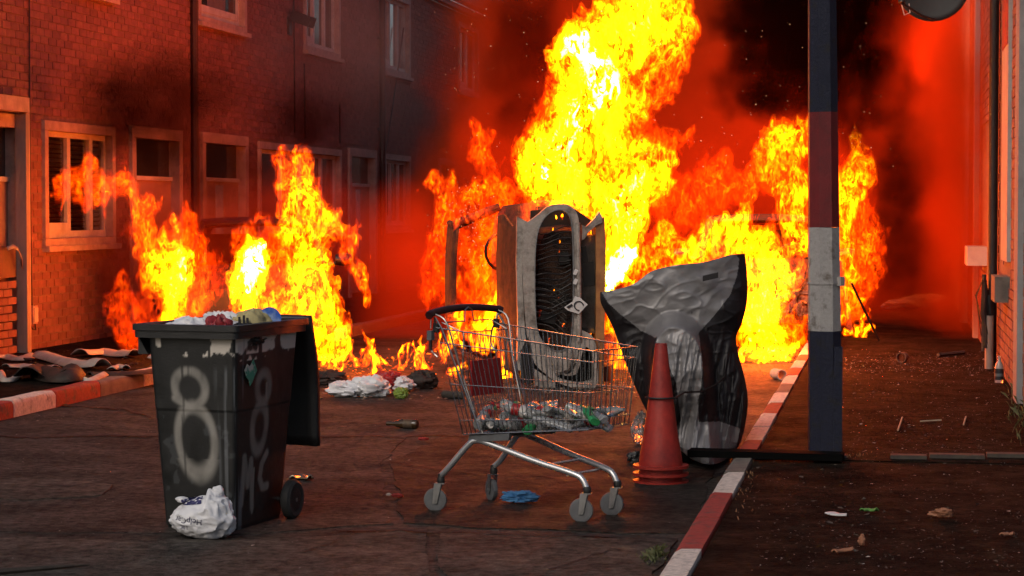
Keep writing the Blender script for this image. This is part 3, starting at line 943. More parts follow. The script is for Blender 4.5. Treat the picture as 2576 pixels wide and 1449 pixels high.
for k_ in ATT:
    a_ = o.data.attributes.new(k_, 'FLOAT', 'POINT')
    a_.data.foreach_set('value', ATT[k_])
# rim: a flange with a double lip, open in the middle
def rect(x0, x1, y0, y1, r=0.03, n=4):
    out = []
    for cx, cyy, a0 in ((x1 - r, y1 - r, 0), (x0 + r, y1 - r, 90), (x0 + r, y0 + r, 180), (x1 - r, y0 + r, 270)):
        for i in range(n + 1):
            q = math.radians(a0 + 90 * i / n)
            out.append((cx + r * math.cos(q), cyy + r * math.sin(q)))
    return out
bx0, bx1, by0, by1 = bin_sec(1.0)
fn = lambda a, b, d: (a, b, d)
rm = MB()
rm.ring(rect(bx0 - .055, bx1 + .03, by0 - .045, by1 + .05), rect(bx0 + .02, bx1 - .02, by0 + .02, by1 - .02), fn, BH - 0.005, BH + 0.03)
rm.ring(rect(bx0 - .063, bx1 + .04, by0 - .055, by1 + .06), rect(bx0 + .005, bx1 - .005, by0 + .005, by1 - .005), fn, BH + 0.032, BH + 0.062)
rm.build('rim', BLACKP, binT, True, 30)
MB().prism([(0, 0), (0.055, 0), (0.055, 0.06), (0.0, 0.0)][:3], lambda a, b, d: (bx0 - a + 0.005, d, BH - 0.09 + b * 1.5), by0, by1).build('gusset', BLACKP, binT)
# lid hanging down behind
ld = MB()
P = []
for i in range(13):
    s = i / 12
    zz = BH + 0.075 - 0.70 * s
    yy = by1 + 0.09 + 0.10 * math.sin(min(1, s * 1.6) * math.pi / 2)
    P.append([(x, yy + 0.045 * (1 - (2 * q - 1) ** 2), zz) for q, x in zip(np.linspace(0, 1, 9), np.linspace(bx0 - 0.05, bx1 + 0.035, 9))])
ld.grid(P)
o = ld.build('lid', BLACKP, binT, True)
o.modifiers.new('thick', 'SOLIDIFY').thickness = 0.035
MB().tube([(bx0, by1 + 0.085, BH + 0.055), (bx1, by1 + 0.085, BH + 0.055)], 0.022, 10).build('hinge', BLACKP, binT, True)
MB().tube([(x0 - .02, 0.525, 0.10), (0.09, 0.525, 0.10)], 0.011, 8).build('axle', STEEL, binT, True)
for sx, lab in ((0.062, None), (-0.455, None)):
    wm = Matrix.Rotation(math.radians(90), 3, 'Y')
    wv = MB().lathe([(0.0, -.02), (0.05, -.022), (0.085, -.028), (0.1, -.018), (0.102, 0.0), (0.1, .018), (0.085, .028), (0.05, .022), (0.0, .02)], 28, (sx, 0.525, 0.102), wm, False).build('wheel', RUBBER, binT, True)
    MB().lathe([(0.0, -.026), (0.035, -.026), (0.06, -.024), (0.06, .024), (0.035, .026), (0.0, .026)], 20, (sx, 0.525, 0.102), wm, False).build('hub', BLACKP, wv, True)
# torn green and white sticker on the right face
st_ = MB()
pl = [(0.03, 0.80), (0.06, 0.83), (0.09, 0.815), (0.13, 0.85), (0.15, 0.82), (0.17, 0.79), (0.14, 0.765), (0.115, 0.735), (0.09, 0.72), (0.075, 0.75), (0.05, 0.765)]
st_.prism([(a, b) for a, b in pl], lambda a, b, d: (0.0285 + d, a + 0.02, b), 0, 0.002)
st_.build('sticker', mat('sticker_print', (0.05, 0.3, 0.2), 0.5, (0.5, 0.5, 0.46), 14, lo=0.48, hi=0.54), binT)

def in_bin(x, y, z):
    m = Matrix.Rotation(TH, 4, 'Z')
    return Vector(ground_near) + (m @ Vector((x, y, z)))
BZ = Matrix.Rotation(TH, 3, 'Z')
def rubbish(name, label, cat, c, rad, seed, m, amp=0.3, rot=0.0, **k):
    t = thing(name, label, cat, in_bin(c[0], c[1], c[2] - 0.028), TH + rot)
    crumple((0, 0, 0), rad, seed, amp, **k).build('bag', m, t, True, 60)
    return t
t = rubbish('carrier_bag', 'white carrier bag with green printed panels at the front of the bin', 'bag', (-0.30, 0.12, 1.0), (0.16, 0.12, 0.075), 3.1, BAGW)
for dx in (-0.08, 0.03):
    MB().box((dx, -0.112, 0.012), (0.09, 0.012, 0.045), Matrix.Rotation(-0.15, 3, 'X')).build('printed_panel', GREEN, t)
rubbish('crisp_bag', 'crumpled red and silver packet beside the white bag in the bin', 'packet', (-0.14, 0.10, 1.005), (0.085, 0.10, 0.08), 5.2, REDB, 0.4)
rubbish('carrier_bag', 'plain crumpled white bag behind the red packet in the bin', 'bag', (-0.20, 0.24, 1.01), (0.12, 0.10, 0.09), 8.7, BAGW, 0.35)
t = rubbish('paper_sack', 'pale yellow sack with dark printed lines in the bin', 'sack', (-0.08, 0.34, 1.02), (0.11, 0.13, 0.09), 6.6, YELB, 0.18)
mb = MB()
for i, (a, l_) in enumerate(((0.02, .07), (0.045, .085), (0.065, .06))):
    mb.box((-0.02 + a, -0.125, 0.03), (0.012, 0.004, l_))
mb.build('printed_lines', INK, t)
tb = thing('plastic_tub', 'small blue and white tub lying beside the yellow sack', 'tub', in_bin(-0.035, 0.44, 1.02), TH)
MB().lathe([(0.0, -.07), (0.05, -.07), (0.054, .05), (0.058, .05), (0.058, .07), (0.0, .07)], 18, (0, 0, 0), Euler((1.2, 0, 0.7)).to_matrix(), False).build('tub', BLUEP, tb, True)
rubbish('bin_liner', 'black bin liner crumpled under the yellow sack', 'bag', (-0.07, 0.20, 0.985), (0.11, 0.13, 0.055), 9.9, BLACKP, 0.4)
rubbish('film_wrap', 'clear film wrap crumpled at the back of the bin', 'film', (-0.1, 0.52, 1.01), (0.12, 0.09, 0.07), 12.3, CLEARP, 0.4)

# white carrier bag leaning on the bin
bc = gp(512, 1352, 0)
bagT = thing('carrier_bag', 'full white carrier bag with navy print lying against the black wheelie bin', 'bag', (bc.x, bc.y, 0), YAW)
mb = crumple((0, 0, 0.115), (0.16, 0.12, 0.128), 21.5, 0.13, (90, 60), 1.5, -0.112, Matrix.Rotation(0.35, 3, 'Y'))
mb.v = [(v[0], v[1], v[2] * (0.80 + 1.1 * v[0] + (0.12 if v[0] > 0.02 and v[2] > 0.15 else 0))) for v in mb.v]
for c_, r_, s_ in (((0.07, 0.0, 0.222), (0.03, 0.022, 0.03), 2.2), ((-0.10, -0.02, 0.19), (0.03, 0.03, 0.015), 4.4)):
    q_ = crumple(c_, r_, s_, 0.3, (16, 10))
    mb.add(q_.v, q_.f)
bag = mb.build('bag', BAGW, bagT, True, 60)
tree = BVHTree.FromPolygons([Vector(p) for p in mb.v], mb.f)
def onto(me, cx, cz, rot, off=0.002):
    """lay flat lettering (x right, y up) onto the front of the bag"""
    ca, sa = math.cos(rot), math.sin(rot)
    bm = bmesh.new()
    bm.from_mesh(me)
    bmesh.ops.subdivide_edges(bm, edges=[e for e in bm.edges if e.calc_length() > 0.02], cuts=3, use_grid_fill=True)
    for v in bm.verts:
        a, b = v.co.x * ca - v.co.y * sa + cx, v.co.x * sa + v.co.y * ca + cz
        hit = tree.ray_cast(Vector((a, -0.6, b)), Vector((0, 1, 0)))
        yv = hit[0].y if hit[0] is not None else 0.0
        v.co = (a, yv - off, b)
    bm.to_mesh(me)
    bm.free()
    return me
link('printed_name', onto(text_mesh('HelpCar', 0.040, NAVY), -0.058, 0.098, math.pi * 0.97), bagT)
link('printed_name', onto(text_mesh('UK', 0.03, mat('pale_navy', (0.3, 0.3, 0.45), 0.6)), -0.08, 0.066, math.pi * 0.97), bagT)
gme = bpy.data.meshes.new('printed_band')
q_ = MB().grid([[(a, b, 0) for a in np.linspace(-0.05, 0.05, 12)] for b in np.linspace(-0.014, 0.014, 6)])
gme.from_pydata(q_.v, [], q_.f)
gme.materials.append(NAVY)
link('printed_band', onto(gme, -0.05, 0.183, 0.12, 0.003), bagT)

# ================================================================== shopping trolley
PHI = math.radians(35)
org = cw(-0.238, 11.74)
ax, lat = cw(math.cos(PHI), -math.sin(PHI)), cw(math.sin(PHI), math.cos(PHI))
trT = thing('shopping_trolley', 'chrome wire shopping trolley holding crushed plastic bottles, parked beside the red cones', 'trolley', org, math.atan2(ax.y, ax.x))
# local: x forward (towards the kerb), y to the far side, z up
def bw(x, z):                                       # half width of the basket
    t = (x + 0.1) / 1.0
    return (0.285 - 0.07 * t) * (0.86 + 0.14 * (z - 0.42) / 0.55)
ZB = lambda x: 0.405 + 0.075 * x / 0.9              # basket floor
ZT = lambda x: 0.985 - 0.10 * (x + 0.1) / 1.0        # basket rim
XB = lambda z: 0.02 - 0.14 * (z - 0.40) / 0.58      # rear slant
XF = lambda z: 0.90 + 0.03 * (z - 0.48) / 0.4
for sy, nm in ((-1, 'near'), (1, 'far')):
    mb = MB()
    for i in range(31):
        t = i / 30
        xb, xt = 0.14 + 0.76 * t, 0.0 + 0.945 * t
        mb.tube([(xb, sy * bw(xb, ZB(xb)), ZB(xb)), (xt, sy * bw(xt, ZT(xt)), ZT(xt) )], 0.0022, 5)
    for f, r in ((0.0, 0.0035), (0.13, 0.003), (0.47, 0.003), (0.86, 0.0032), (1.0, 0.0042)):
        pl = []
        for i in range(9):
            t = i / 8
            xb, xt = 0.14 + 0.76 * t, 0.0 + 0.945 * t
            x = xb + (xt - xb) * f
            z = ZB(xb) + (ZT(xt) - ZB(xb)) * f
            pl.append((x, sy * (bw(x, z) + 0.004), z))
        mb.tube(pl, r, 6)
    mb.tube([(0.25, sy * 0.235, 0.44), (0.04, sy * 0.285, 0.97), (0.0, sy * 0.29, 1.03)], 0.006, 7)     # slanting side strut
    mb.build('basket_side', CHROME, trT, True)
mb = MB()
for i in range(9):
    y = -1 + 2 * i / 8
    mb.tube([(0.90, y * bw(0.9, 0.48), 0.48), (0.93, y * bw(0.93, 0.88), 0.882)], 0.0022, 5)
for f, r in ((0, .0035), (.13, .003), (.47, .003), (.86, .0032), (1, .0042)):
    z = 0.48 + 0.402 * f
    mb.tube([(XF(z), -bw(0.9, z), z), (XF(z) + .01, 0, z), (XF(z), bw(0.9, z), z)], r, 6)
mb.build('basket_front', CHROME, trT, True)
mb = MB()
for i in range(13):
    y = -1 + 2 * i / 12
    mb.tube([(0.14, y * 0.235, 0.415), (0.06, y * 0.26, 0.74)], 0.002, 5)
for f in (0.0, 0.45, 1.0):
    mb.tube([(0.14 - .08 * f, -0.235 - .03 * f, 0.415 + .325 * f), (0.14 - .08 * f, 0.235 + .03 * f, 0.415 + .325 * f)], 0.003, 6)
mb.build('rear_gate', CHROME, trT, True)
mb = MB()
for i in range(11):
    y = -1 + 2 * i / 10
    mb.tube([(0.14, y * bw(0.14, .41), 0.415), (0.9, y * bw(0.9, .48), 0.48)], 0.0024, 5)
for i in range(9):
    x = 0.15 + i * 0.09
    mb.tube([(x, -bw(x, .42), ZB(x)), (x, bw(x, .42), ZB(x))], 0.002, 5)
mb.build('basket_floor', CHROME, trT, True)
mb = MB()                                            # folding child seat behind the handle
for i in range(9):
    y = -0.19 + i * 0.0475
    mb.tube([(0.110, y, 0.70), (0.120, y, 0.95)], 0.002, 5)
for z in (0.70, 0.84, 0.95):
    mb.tube([(0.115, -0.2, z), (0.120, 0.2, z)], 0.003, 6)
for sy in (-1, 1):
    mb.tube([(-0.010, sy * 0.22, 1.0), (0.120, sy * 0.2, 0.95), (0.110, sy * 0.2, 0.70), (0.020, sy * 0.22, 0.72)], 0.0035, 6)
mb.tube([(0.005, -0.19, 1.0), (0.010, -0.04, 1.0), (0.005, -0.03, 1.06), (0.005, 0.0, 1.075), (0.005, 0.03, 1.06), (0.010, 0.04, 1.0), (0.005, 0.19, 1.0)], 0.004, 7)
mb.build('child_seat_frame', CHROME, trT, True)
sp = MB().prism([(-0.13, 0.0), (0.13, 0.0), (0.17, -0.19), (-0.12, -0.19)], lambda a, b, d: (0.125 + d + 0.04 * b, a - 0.02, 0.80 + b), 0, 0.014).build('seat_flap', REDP, trT)
for dy, dz in ((-0.03, -0.05), (0.10, -0.075)):
    MB().lathe([(0.0, 0), (0.018, 0), (0.016, 0.003), (0, 0.003)], 10, (0.118, dy - 0.04, 0.79 + dz), Matrix.Rotation(math.radians(-90), 3, 'Y') @ Matrix.Diagonal((1.5, 1, 1)), False).build('pale_patch', SURR, sp)
hp = spline([(-0.015, -0.325, 1.040), (-0.02, -0.28, 1.053), (-0.03, -0.14, 1.066), (-0.032, 0.0, 1.07), (-0.03, 0.14, 1.066), (-0.02, 0.28, 1.055), (-0.01, 0.325, 1.045)], 5)
MB().tube(hp, [0.022] * 4 + [0.019] * (len(hp) - 8) + [0.022] * 4, 12).build('handle', mat('dark_red_handle', (0.05, 0.008, 0.01), 0.45, (0.02, 0.01, 0.01), 8), trT, True)
for sy in (-1, 1):
    mb = MB()
    mb.tube(spline([(-0.005, sy * 0.285, 1.03), (-0.015, sy * 0.275, 0.98), (-0.035, sy * 0.272, 0.93), (-0.040, sy * 0.272, 0.86), (0.000, sy * 0.27, 0.82)], 4), 0.0055, 7)
    mb.tube(spline([(0.000, sy * 0.285, 1.045), (0.070, sy * 0.28, 1.0), (0.120, sy * 0.25, 0.8), (0.210, sy * 0.22, 0.52), (0.255, sy * 0.21, 0.42)], 4), 0.0055, 7)
    mb.build('handle_bracket', CHROME, trT, True)
for sy in (-1, 1):
    MB().box((-0.005, sy * 0.272, 0.975), (0.03, 0.02, 0.05)).build('hinge_block', BLACKP, trT)
ch = MB().tube([(-0.020, -0.3, 1.02), (-0.020, -0.302, 0.97)], 0.004, 6).build('coin_lock', CHROME, trT, True)
MB().box((-0.020, -0.302, 0.935), (0.03, 0.028, 0.05)).build('lock_body', GREYR, ch)
MB().box((-0.020, -0.302, 0.885), (0.012, 0.012, 0.06)).build('lock_key', BLACKP, ch)
for sy in (-1, 1):
    yr, yf = sy * 0.24, sy * 0.145
    leg = spline([(0.0, yr, 0.19), (0.05, yr, 0.235), (0.16, sy * 0.215, 0.36), (0.205, sy * 0.205, 0.385), (0.28, sy * 0.2, 0.375), (0.55, sy * 0.175, 0.30), (0.78, sy * 0.15, 0.245), (0.835, sy * 0.145, 0.215), (0.86, yf, 0.165)], 4)
    MB().tube(leg, 0.0165, 12).build('frame_tube', TUBE, trT, True)
mb = MB().tube([(0.62, -0.165, 0.28), (0.62, 0.165, 0.28)], 0.007, 8)
mb.tube([(0.74, -0.15, 0.235), (0.74, 0.15, 0.235)], 0.006, 8)
mb.build('cross_bar', TUBE, trT, True)
mb = MB()
for sy in (-1, 1):
    mb.prism([(0.16, 0.375), (0.42, 0.40), (0.43, 0.44), (0.17, 0.415)], lambda a, b, d: (a, d, b), sy * 0.195, sy * 0.22)
mb.span((0.18, -0.2, 0.385), (0.23, 0.2, 0.405))
mb.build('basket_carrier', GREYR, trT)
wd = Matrix.Rotation(math.radians(90), 3, 'X')
for (x, y, sw, zt) in ((0, -0.24, 0.42, .19), (0, 0.24, -0.55, .19), (0.86, -0.145, 0.40, .165), (0.86, 0.145, 0.34, .165)):
    R_ = Matrix.Rotation(sw, 3, 'Z')
    off = R_ @ Vector((-0.03, 0, 0))
    cx, cyy = x + off.x, y + off.y
    ca = MB().lathe([(0.0, 0.15), (0.019, 0.15), (0.021, 0.155), (0.021, 0.175), (0.018, 0.185), (0.018, zt + .012)], 14, (x, y, 0)).build('caster', BLACKP, trT, True)
    wh = MB().lathe([(0.0, -.012), (0.035, -.012), (0.05, -.014), (0.0605, -.012), (0.0625, -.004), (0.0625, .004), (0.0605, .012), (0.05, .014), (0.035, .012), (0.0, .012)], 28, (cx, cyy, 0.0625), R_ @ wd, False).build('wheel', GREYR, ca, True)
    fk = MB()
    for s2 in (-1, 1):
        fk.prism([(-0.012, -0.02), (0.012, -0.02), (0.036, 0.088), (-0.004, 0.088)], lambda a, b, d: tuple(Vector((cx, cyy, 0.0625)) + R_ @ Vector((a, d, b))), s2 * 0.018, s2 * 0.0215)
    fk.box((x, y, 0.1495), (0.046, 0.042, 0.005), R_)
    fk.lathe([(0, -.024), (0.008, -.024), (0.008, .024), (0, .024)], 10, (cx, cyy, 0.0625), R_ @ wd, False)
    fk.build('fork', STEEL, ca)

# bottles in the basket
def bottle_mesh(seed, m, squash):
    prof = [(0.0, -.11), (0.026, -.11), (0.031, -.10), (0.030, -.05), (0.026, -.03), (0.031, -.01), (0.031, 0.04), (0.027, 0.07), (0.012, 0.10), (0.011, 0.115), (0.0, 0.115)]
    mb = MB().lathe(prof, 12, caps=False)
    vs = []
    for v in mb.v:
        d = 1 + 0.5 * (n1(seed + v[0] * 40, v[1] * 40, v[2] * 22) - 0.5)
        vs.append((v[0] * d, v[1] * d * squash, v[2]))
    mb.v = vs
    return mb.mesh('bottle', m, True, 50)
BOT = [bottle_mesh(i * 4.1, GLASSB, (0.6, 0.8, 1.0)[i % 3]) for i in range(5)] + [bottle_mesh(30, GREENP, 0.7)]
CAPM = {n: MB().lathe([(0, 0.108), (0.014, 0.108), (0.014, 0.126), (0, 0.126)], 10, caps=False).mesh('cap', m, True) for n, m in (('red', REDP), ('green', GREENP), ('white', FRAMEW))}
LABM = {n: MB().lathe([(0.0318, -.005), (0.0322, 0.0), (0.0322, 0.035), (0.0318, 0.04)], 14, caps=False).mesh('label', m, True) for n, m in (('red', REDP), ('green', GREENP), ('white', FRAMEW))}
trM = trT.matrix_basis.copy()
trM = Matrix.Translation(org) @ Matrix.Rotation(math.atan2(ax.y, ax.x), 4, 'Z')
kinds = ['red', 'green', 'white', 'red', 'white', 'none', 'green', 'none']
for i in range(44):
    x = random.uniform(0.17, 0.86)
    lay = i // 22
    y = random.uniform(-0.85, 0.85) * (bw(x, 0.45) - 0.04)
    z = ZB(x) + 0.035 + lay * 0.038 + (0.04 * math.exp(-((x - 0.35) / 0.15) ** 2) if lay else 0)
    kd = kinds[i % 8]
    b = BOT[5] if i in (9, 30, 37) else BOT[i % 5]
    zone = ('near the handle end', 'in the middle', 'at the front end')[min(2, int((x - .17) / .23))] + (' of the top layer' if lay else ' of the bottom layer')
    lab = ('green plastic bottle %s in the trolley' % zone if i in (9, 30, 37) else
           'clear bottle with %s label %s in the trolley' % (kd, zone) if kd != 'none' else 'clear bottle without label %s in the trolley' % zone)
    t = thing('plastic_bottle', lab, 'bottle', (trM @ Vector((x, y, z))), 0, 'crushed bottles in the trolley')
    t.rotation_euler = (math.radians(90) + random.uniform(-.45, .45), random.uniform(-.5, .5), random.uniform(0, 6.28))
    link('body', b, t)
    if kd != 'none' and i not in (9, 30, 37):
        link('cap', CAPM[kd], t)
        link('label', LABM[kd], t)

# ================================================================== stack of red cones
cb = gp(1662, 1214, 0)
cone_prof = [(0.03, 0.70), (0.033, 0.705), (0.036, 0.69), (0.046, 0.60), (0.062, 0.47), (0.080, 0.33), (0.10, 0.18), (0.125, 0.03), (0.128, 0.0), (0.128, -0.02)]
clabs = ['topmost red traffic cone of the stack beside the covered motorcycle', 'middle red traffic cone of the stack, only its rim showing', 'bottom red traffic cone of the stack, standing on the road']
for i in range(3):
    t = thing('traffic_cone', clabs[i], 'cone', (cb.x, cb.y, 0.02 + (2 - i) * 0.045), 0, 'nested red cones')
    dy_ = 0.004 * math.sin(i * 3)
    mb = MB().lathe([(r + (0.004 if i == 0 and 0.2 < z < 0.24 else 0), z + 0.0) for r, z in cone_prof], 40, (dy_, 0, 0), None, False)
    mb.build('cone_body', CONE, t, True, 50)
    MB().ring([(0.163 * math.cos(q), 0.163 * math.sin(q)) for q in np.linspace(0, 2 * math.pi, 40, endpoint=False)], [(0.12 * math.cos(q), 0.12 * math.sin(q)) for q in np.linspace(0, 2 * math.pi, 40, endpoint=False)], lambda a, b, d: (a, b, d), -0.02, -0.004).build('base_flange', CONE, t, True, 30)

# ================================================================== motorcycle under a cover
MV = 13.75
top_px = [(1510, 735), (1555, 727), (1598, 712), (1640, 682), (1700, 667), (1760, 661), (1800, 652), (1838, 641), (1874, 638)]
left_px = [(1510, 735), (1511, 760), (1525, 790), (1542, 825), (1562, 880), (1582, 935), (1603, 985), (1630, 1040), (1672, 1100), (1725, 1145), (1745, 1158)]
right_px = [(1874, 638), (1880, 700), (1879, 760), (1866, 815), (1852, 850), (1860, 900), (1872, 945), (1881, 1000), (1878, 1050), (1864, 1110), (1838, 1150)]
def resample(pl, n):
    P = np.array(spline(pl, 8))
    d = np.r_[0, np.cumsum(np.hypot(*np.diff(P, axis=0).T))]
    t = np.linspace(0, d[-1], n)
    return np.stack([np.interp(t, d, P[:, 0]), np.interp(t, d, P[:, 1])], -1)
NT, NS = 170, 210
Tp, Lp, Rp = resample(top_px, NT), resample(left_px, NS), resample(right_px, NS)
tt, ss = np.linspace(0, 1, NT)[None, :], np.linspace(0, 1, NS)[:, None]
X = Lp[:, :1] * (1 - tt) + Rp[:, :1] * tt
Yp = Lp[:, 1:] * (1 - tt) + Rp[:, 1:] * tt
dev = Tp - (Tp[:1] * (1 - tt.T) + Tp[-1:] * tt.T)
X = X + dev[None, :, 0] * (1 - ss) ** 2
Yp = Yp + dev[None, :, 1] * (1 - ss) ** 1.5
Yp = Yp + 14 * np.sin(math.pi * tt) * ss ** 6
edge = np.sin(math.pi * tt) ** 0.55
fold = fbm((X / 26).astype(np.float32), (Yp / 120).astype(np.float32), np.zeros_like(X, dtype=np.float32) + 2.2, 3) - 0.5
fold2 = fbm((X / 70).astype(np.float32), (Yp / 55).astype(np.float32), np.zeros_like(X, dtype=np.float32) + 7.7, 3) - 0.5
fine = fbm((X / 11 + Yp / 60).astype(np.float32), (Yp / 90).astype(np.float32), np.zeros_like(X, dtype=np.float32) + 4.4, 3) - 0.5
wheel = np.exp(-((X - 1722) / 62) ** 2) * sstep(Yp, 770, 850)
ex = np.hypot((X - (1705 + 0.10 * (Yp - 900))) / 92, np.minimum(Yp - 900, 0) / 118)
wheel2 = 1 - sstep(ex, 0.62, 1.02)
notch = np.exp(-((X - 1640) / 70) ** 2 - ((Yp - 850) / 60) ** 2)
ridge = lambda q: 0.5 - np.abs(q) * 4
pleat = ridge(fbm((X / 21 + Yp / 140).astype(np.float32), (Yp / 210).astype(np.float32), np.zeros_like(X, dtype=np.float32) + 1.2, 2) - 0.5)
drape = ridge(fbm((X / 75 - Yp / 160).astype(np.float32), (Yp / 60 + X / 130).astype(np.float32), np.zeros_like(X, dtype=np.float32) + 6.1, 2) - 0.5)
low = sstep(Yp, 800, 960)
def crease(ax_, ay_, z_, w_):
    return np.exp(-((fbm(ax_.astype(np.float32), ay_.astype(np.float32), np.zeros_like(X, dtype=np.float32) + z_, 2) - 0.5) / w_) ** 2)
wrk = 0.013 * low * crease(X / 17 + Yp / 90, Yp / 150, 2.5, 0.05) + 0.005 * crease(X / 95 - Yp / 90, Yp / 42 + X / 160, 8.5, 0.035) + 0.003 * crease(X / 70 + Yp / 70, Yp / 50, 13.5, 0.03) + 0.011 * low * crease(X / 28, Yp / 120 + X / 300, 21.5, 0.04)
front = wrk + 0.028 * pleat * low * sstep(X, 1600, 1660) + 0.013 * drape * (1 - 0.3 * low) + 0.16 * edge + 0.34 * wheel2 - 0.05 * notch + 0.06 * fold * low + 0.035 * fold2 - 0.10 * wheel2 * sstep(Yp, 960, 1060) * (1 - sstep(Yp, 1060, 1150))
front *= np.clip(edge * 3, 0, 1)
back = edge * (0.5 + 0.6 * ss)
V = []
for i in range(NS):
    for j in range(NT):
        V.append(at(float(X[i, j]), float(Yp[i, j]), MV - float(front[i, j])))
fl_poly1 = [(1512, 733), (1600, 705), (1640, 678), (1700, 662), (1760, 656), (1850, 640), (1860, 650), (1855, 690), (1838, 740), (1800, 790), (1768, 826), (1748, 846), (1740, 782), (1700, 800), (1676, 815), (1650, 850), (1612, 832), (1560, 790), (1530, 762)]
fl_poly2 = [(1648, 880), (1655, 835), (1680, 800), (1705, 788), (1738, 784), (1748, 800), (1760, 850), (1768, 920), (1764, 970), (1756, 1010), (1758, 1062), (1810, 1060), (1862, 1078), (1852, 1130), (1800, 1180), (1700, 1180), (1712, 1050), (1700, 960), (1672, 900)]
def inpoly(x, y, poly):
    ins, n = False, len(poly)
    for i in range(n):
        (x1_, y1_), (x2_, y2_) = poly[i], poly[(i + 1) % n]
        if (y1_ > y) != (y2_ > y) and x < (x2_ - x1_) * (y - y1_) / (y2_ - y1_) + x1_:
            ins = not ins
    return ins
mcT = thing('covered_motorcycle', 'motorcycle under a silver and black weather cover tied to the red cones', 'motorcycle', tuple(V[0] * 0))
FS = {'silver_panel': [], 'black_panel': []}
for i in range(NS - 1):
    for j in range(NT - 1):
        cx, cyy = float(X[i:i + 2, j:j + 2].mean()), float(Yp[i:i + 2, j:j + 2].mean())
        k_ = 'silver_panel' if inpoly(cx, cyy, fl_poly1) or inpoly(cx, cyy, fl_poly2) else 'black_panel'
        FS[k_].append((i * NT + j, i * NT + j + 1, (i + 1) * NT + j + 1, (i + 1) * NT + j))
fullme = MB().add(V, FS['silver_panel'] + FS['black_panel'])
for k_, m in (('silver_panel', SILV), ('black_panel', BLCK)):
    used = sorted({q for f in FS[k_] for q in f})
    ix = {q: i for i, q in enumerate(used)}
    MB().add([V[q] for q in used], [tuple(ix[q] for q in f) for f in FS[k_]]).build(k_, m, mcT, True, 80)
Vb = []
for i in range(NS):
    for j in range(NT):
        if i % 3 == 0 or i == NS - 1:
            Vb.append(at(float(X[i, j]), float(Yp[i, j]), MV + float(back[i, j])))
nb = len(Vb) // NT
MB().add(Vb, [(i * NT + j, i * NT + j + 1, (i + 1) * NT + j + 1, (i + 1) * NT + j) for i in range(nb - 1) for j in range(NT - 1)]).build('rear_cover', BLCK, mcT, True, 80)
MB().prism([(0, 0), (0.095, 0.022), (0.095, 0.057), (0, 0.035)], lambda a, b, d: tuple(at(1768, 708, MV - 0.235) + cw(a, d, b)), 0, 0.012).build('black_tab', BLCK, mcT)
fb = at(1722, 1100, MV + 0.02)
tyre = MB().lathe([(0.2, -.05), (0.28, -.055), (0.31, -.03), (0.315, 0), (0.31, .03), (0.28, .055), (0.2, .05)], 28, (fb.x, fb.y, 0.316), Euler((math.radians(90), 0, YAW + math.radians(82))).to_matrix(), False).build('front_wheel', RUBBER, mcT, True)
# cord round the cones and the cover
cdT = thing('elastic_cord', 'thin dark cord tying the red cones to the covered motorcycle', 'cord', (0, 0, 0))
cz = 0.50
cc = Vector((cb.x, cb.y, 0))
pl = [cc + cw(0.088 * math.cos(q), 0.088 * math.sin(q), cz) for q in np.linspace(math.radians(80), math.radians(340), 14)]
pl += [at(1722, 987, MV - 0.62), at(1765, 985, MV - 0.52), at(1800, 968, MV - 0.40), at(1822, 950, MV - 0.30)]
MB().tube(pl, 0.006, 6).build('cord', CABLE, cdT, True)

# ================================================================== striped post
pb = gp(2076, 1146, PZ)
poT = thing('striped_post', 'tall eight sided lamp post painted in blue, red and white bands', 'post', (pb.x, pb.y, PZ), YAW)
def post_r(z):
    return 0.103 - 0.0125 * min(z, 4) / 1.8
TILT = -0.012
zb = [0.0] + [at(2070, py, depth_of(pb)).z - PZ for py in (832, 572, 283, -60)]
for i, (m, lab) in enumerate(((PB, 'lowest blue band'), (PW, 'white band with a strap'), (PR, 'dark red band'), (PB, 'upper blue band'))):
    a, b = zb[i], zb[i + 1]
    prof = []
    K = 8
    mb = MB()
    vs = []
    for k in range(K + 1):
        z = a + (b - a) * k / K
        for j in range(8):
            q = math.radians(22.5 + 45 * j)
            r = post_r(z) * 1.03 + 0.0015 * (n1(z * 9, j * 2.2) - 0.5)
            vs.append((r * math.cos(q) + TILT * z, r * math.sin(q), z + (0.006 * (n1(j * 3.3, i) - .5) if k in (0, K) else 0)))
    fs = [(k * 8 + j, k * 8 + (j + 1) % 8, (k + 1) * 8 + (j + 1) % 8, (k + 1) * 8 + j) for k in range(K) for j in range(8)]
    o = mb.add(vs, fs).build('painted_band', m, poT, label=lab)
zs = at(2070, 712, depth_of(pb)).z - PZ
MB().ring([((post_r(zs) + .009) * math.cos(math.radians(22.5 + 45 * j)) + TILT * zs, (post_r(zs) + .009) * math.sin(math.radians(22.5 + 45 * j))) for j in range(8)],
          [((post_r(zs) - .004) * math.cos(math.radians(22.5 + 45 * j)) + TILT * zs, (post_r(zs) - .004) * math.sin(math.radians(22.5 + 45 * j))) for j in range(8)], lambda a, b, d: (a, b, d), zs - 0.006, zs + 0.006).build('strap', PW, poT)
MB().box((0.085 + TILT * zs, -0.05, zs + 0.012), (0.05, 0.04, 0.055), Matrix.Rotation(math.radians(-45), 3, 'Z')).build('strap_clip', PW, poT)
MB().span((0.035, -0.104, 0.02), (0.085, -0.085, 0.66)).build('door_edge', PB, poT)
MB().box((0, 0, 0.004), (0.235, 0.235, 0.02)).build('foot', PB, poT)
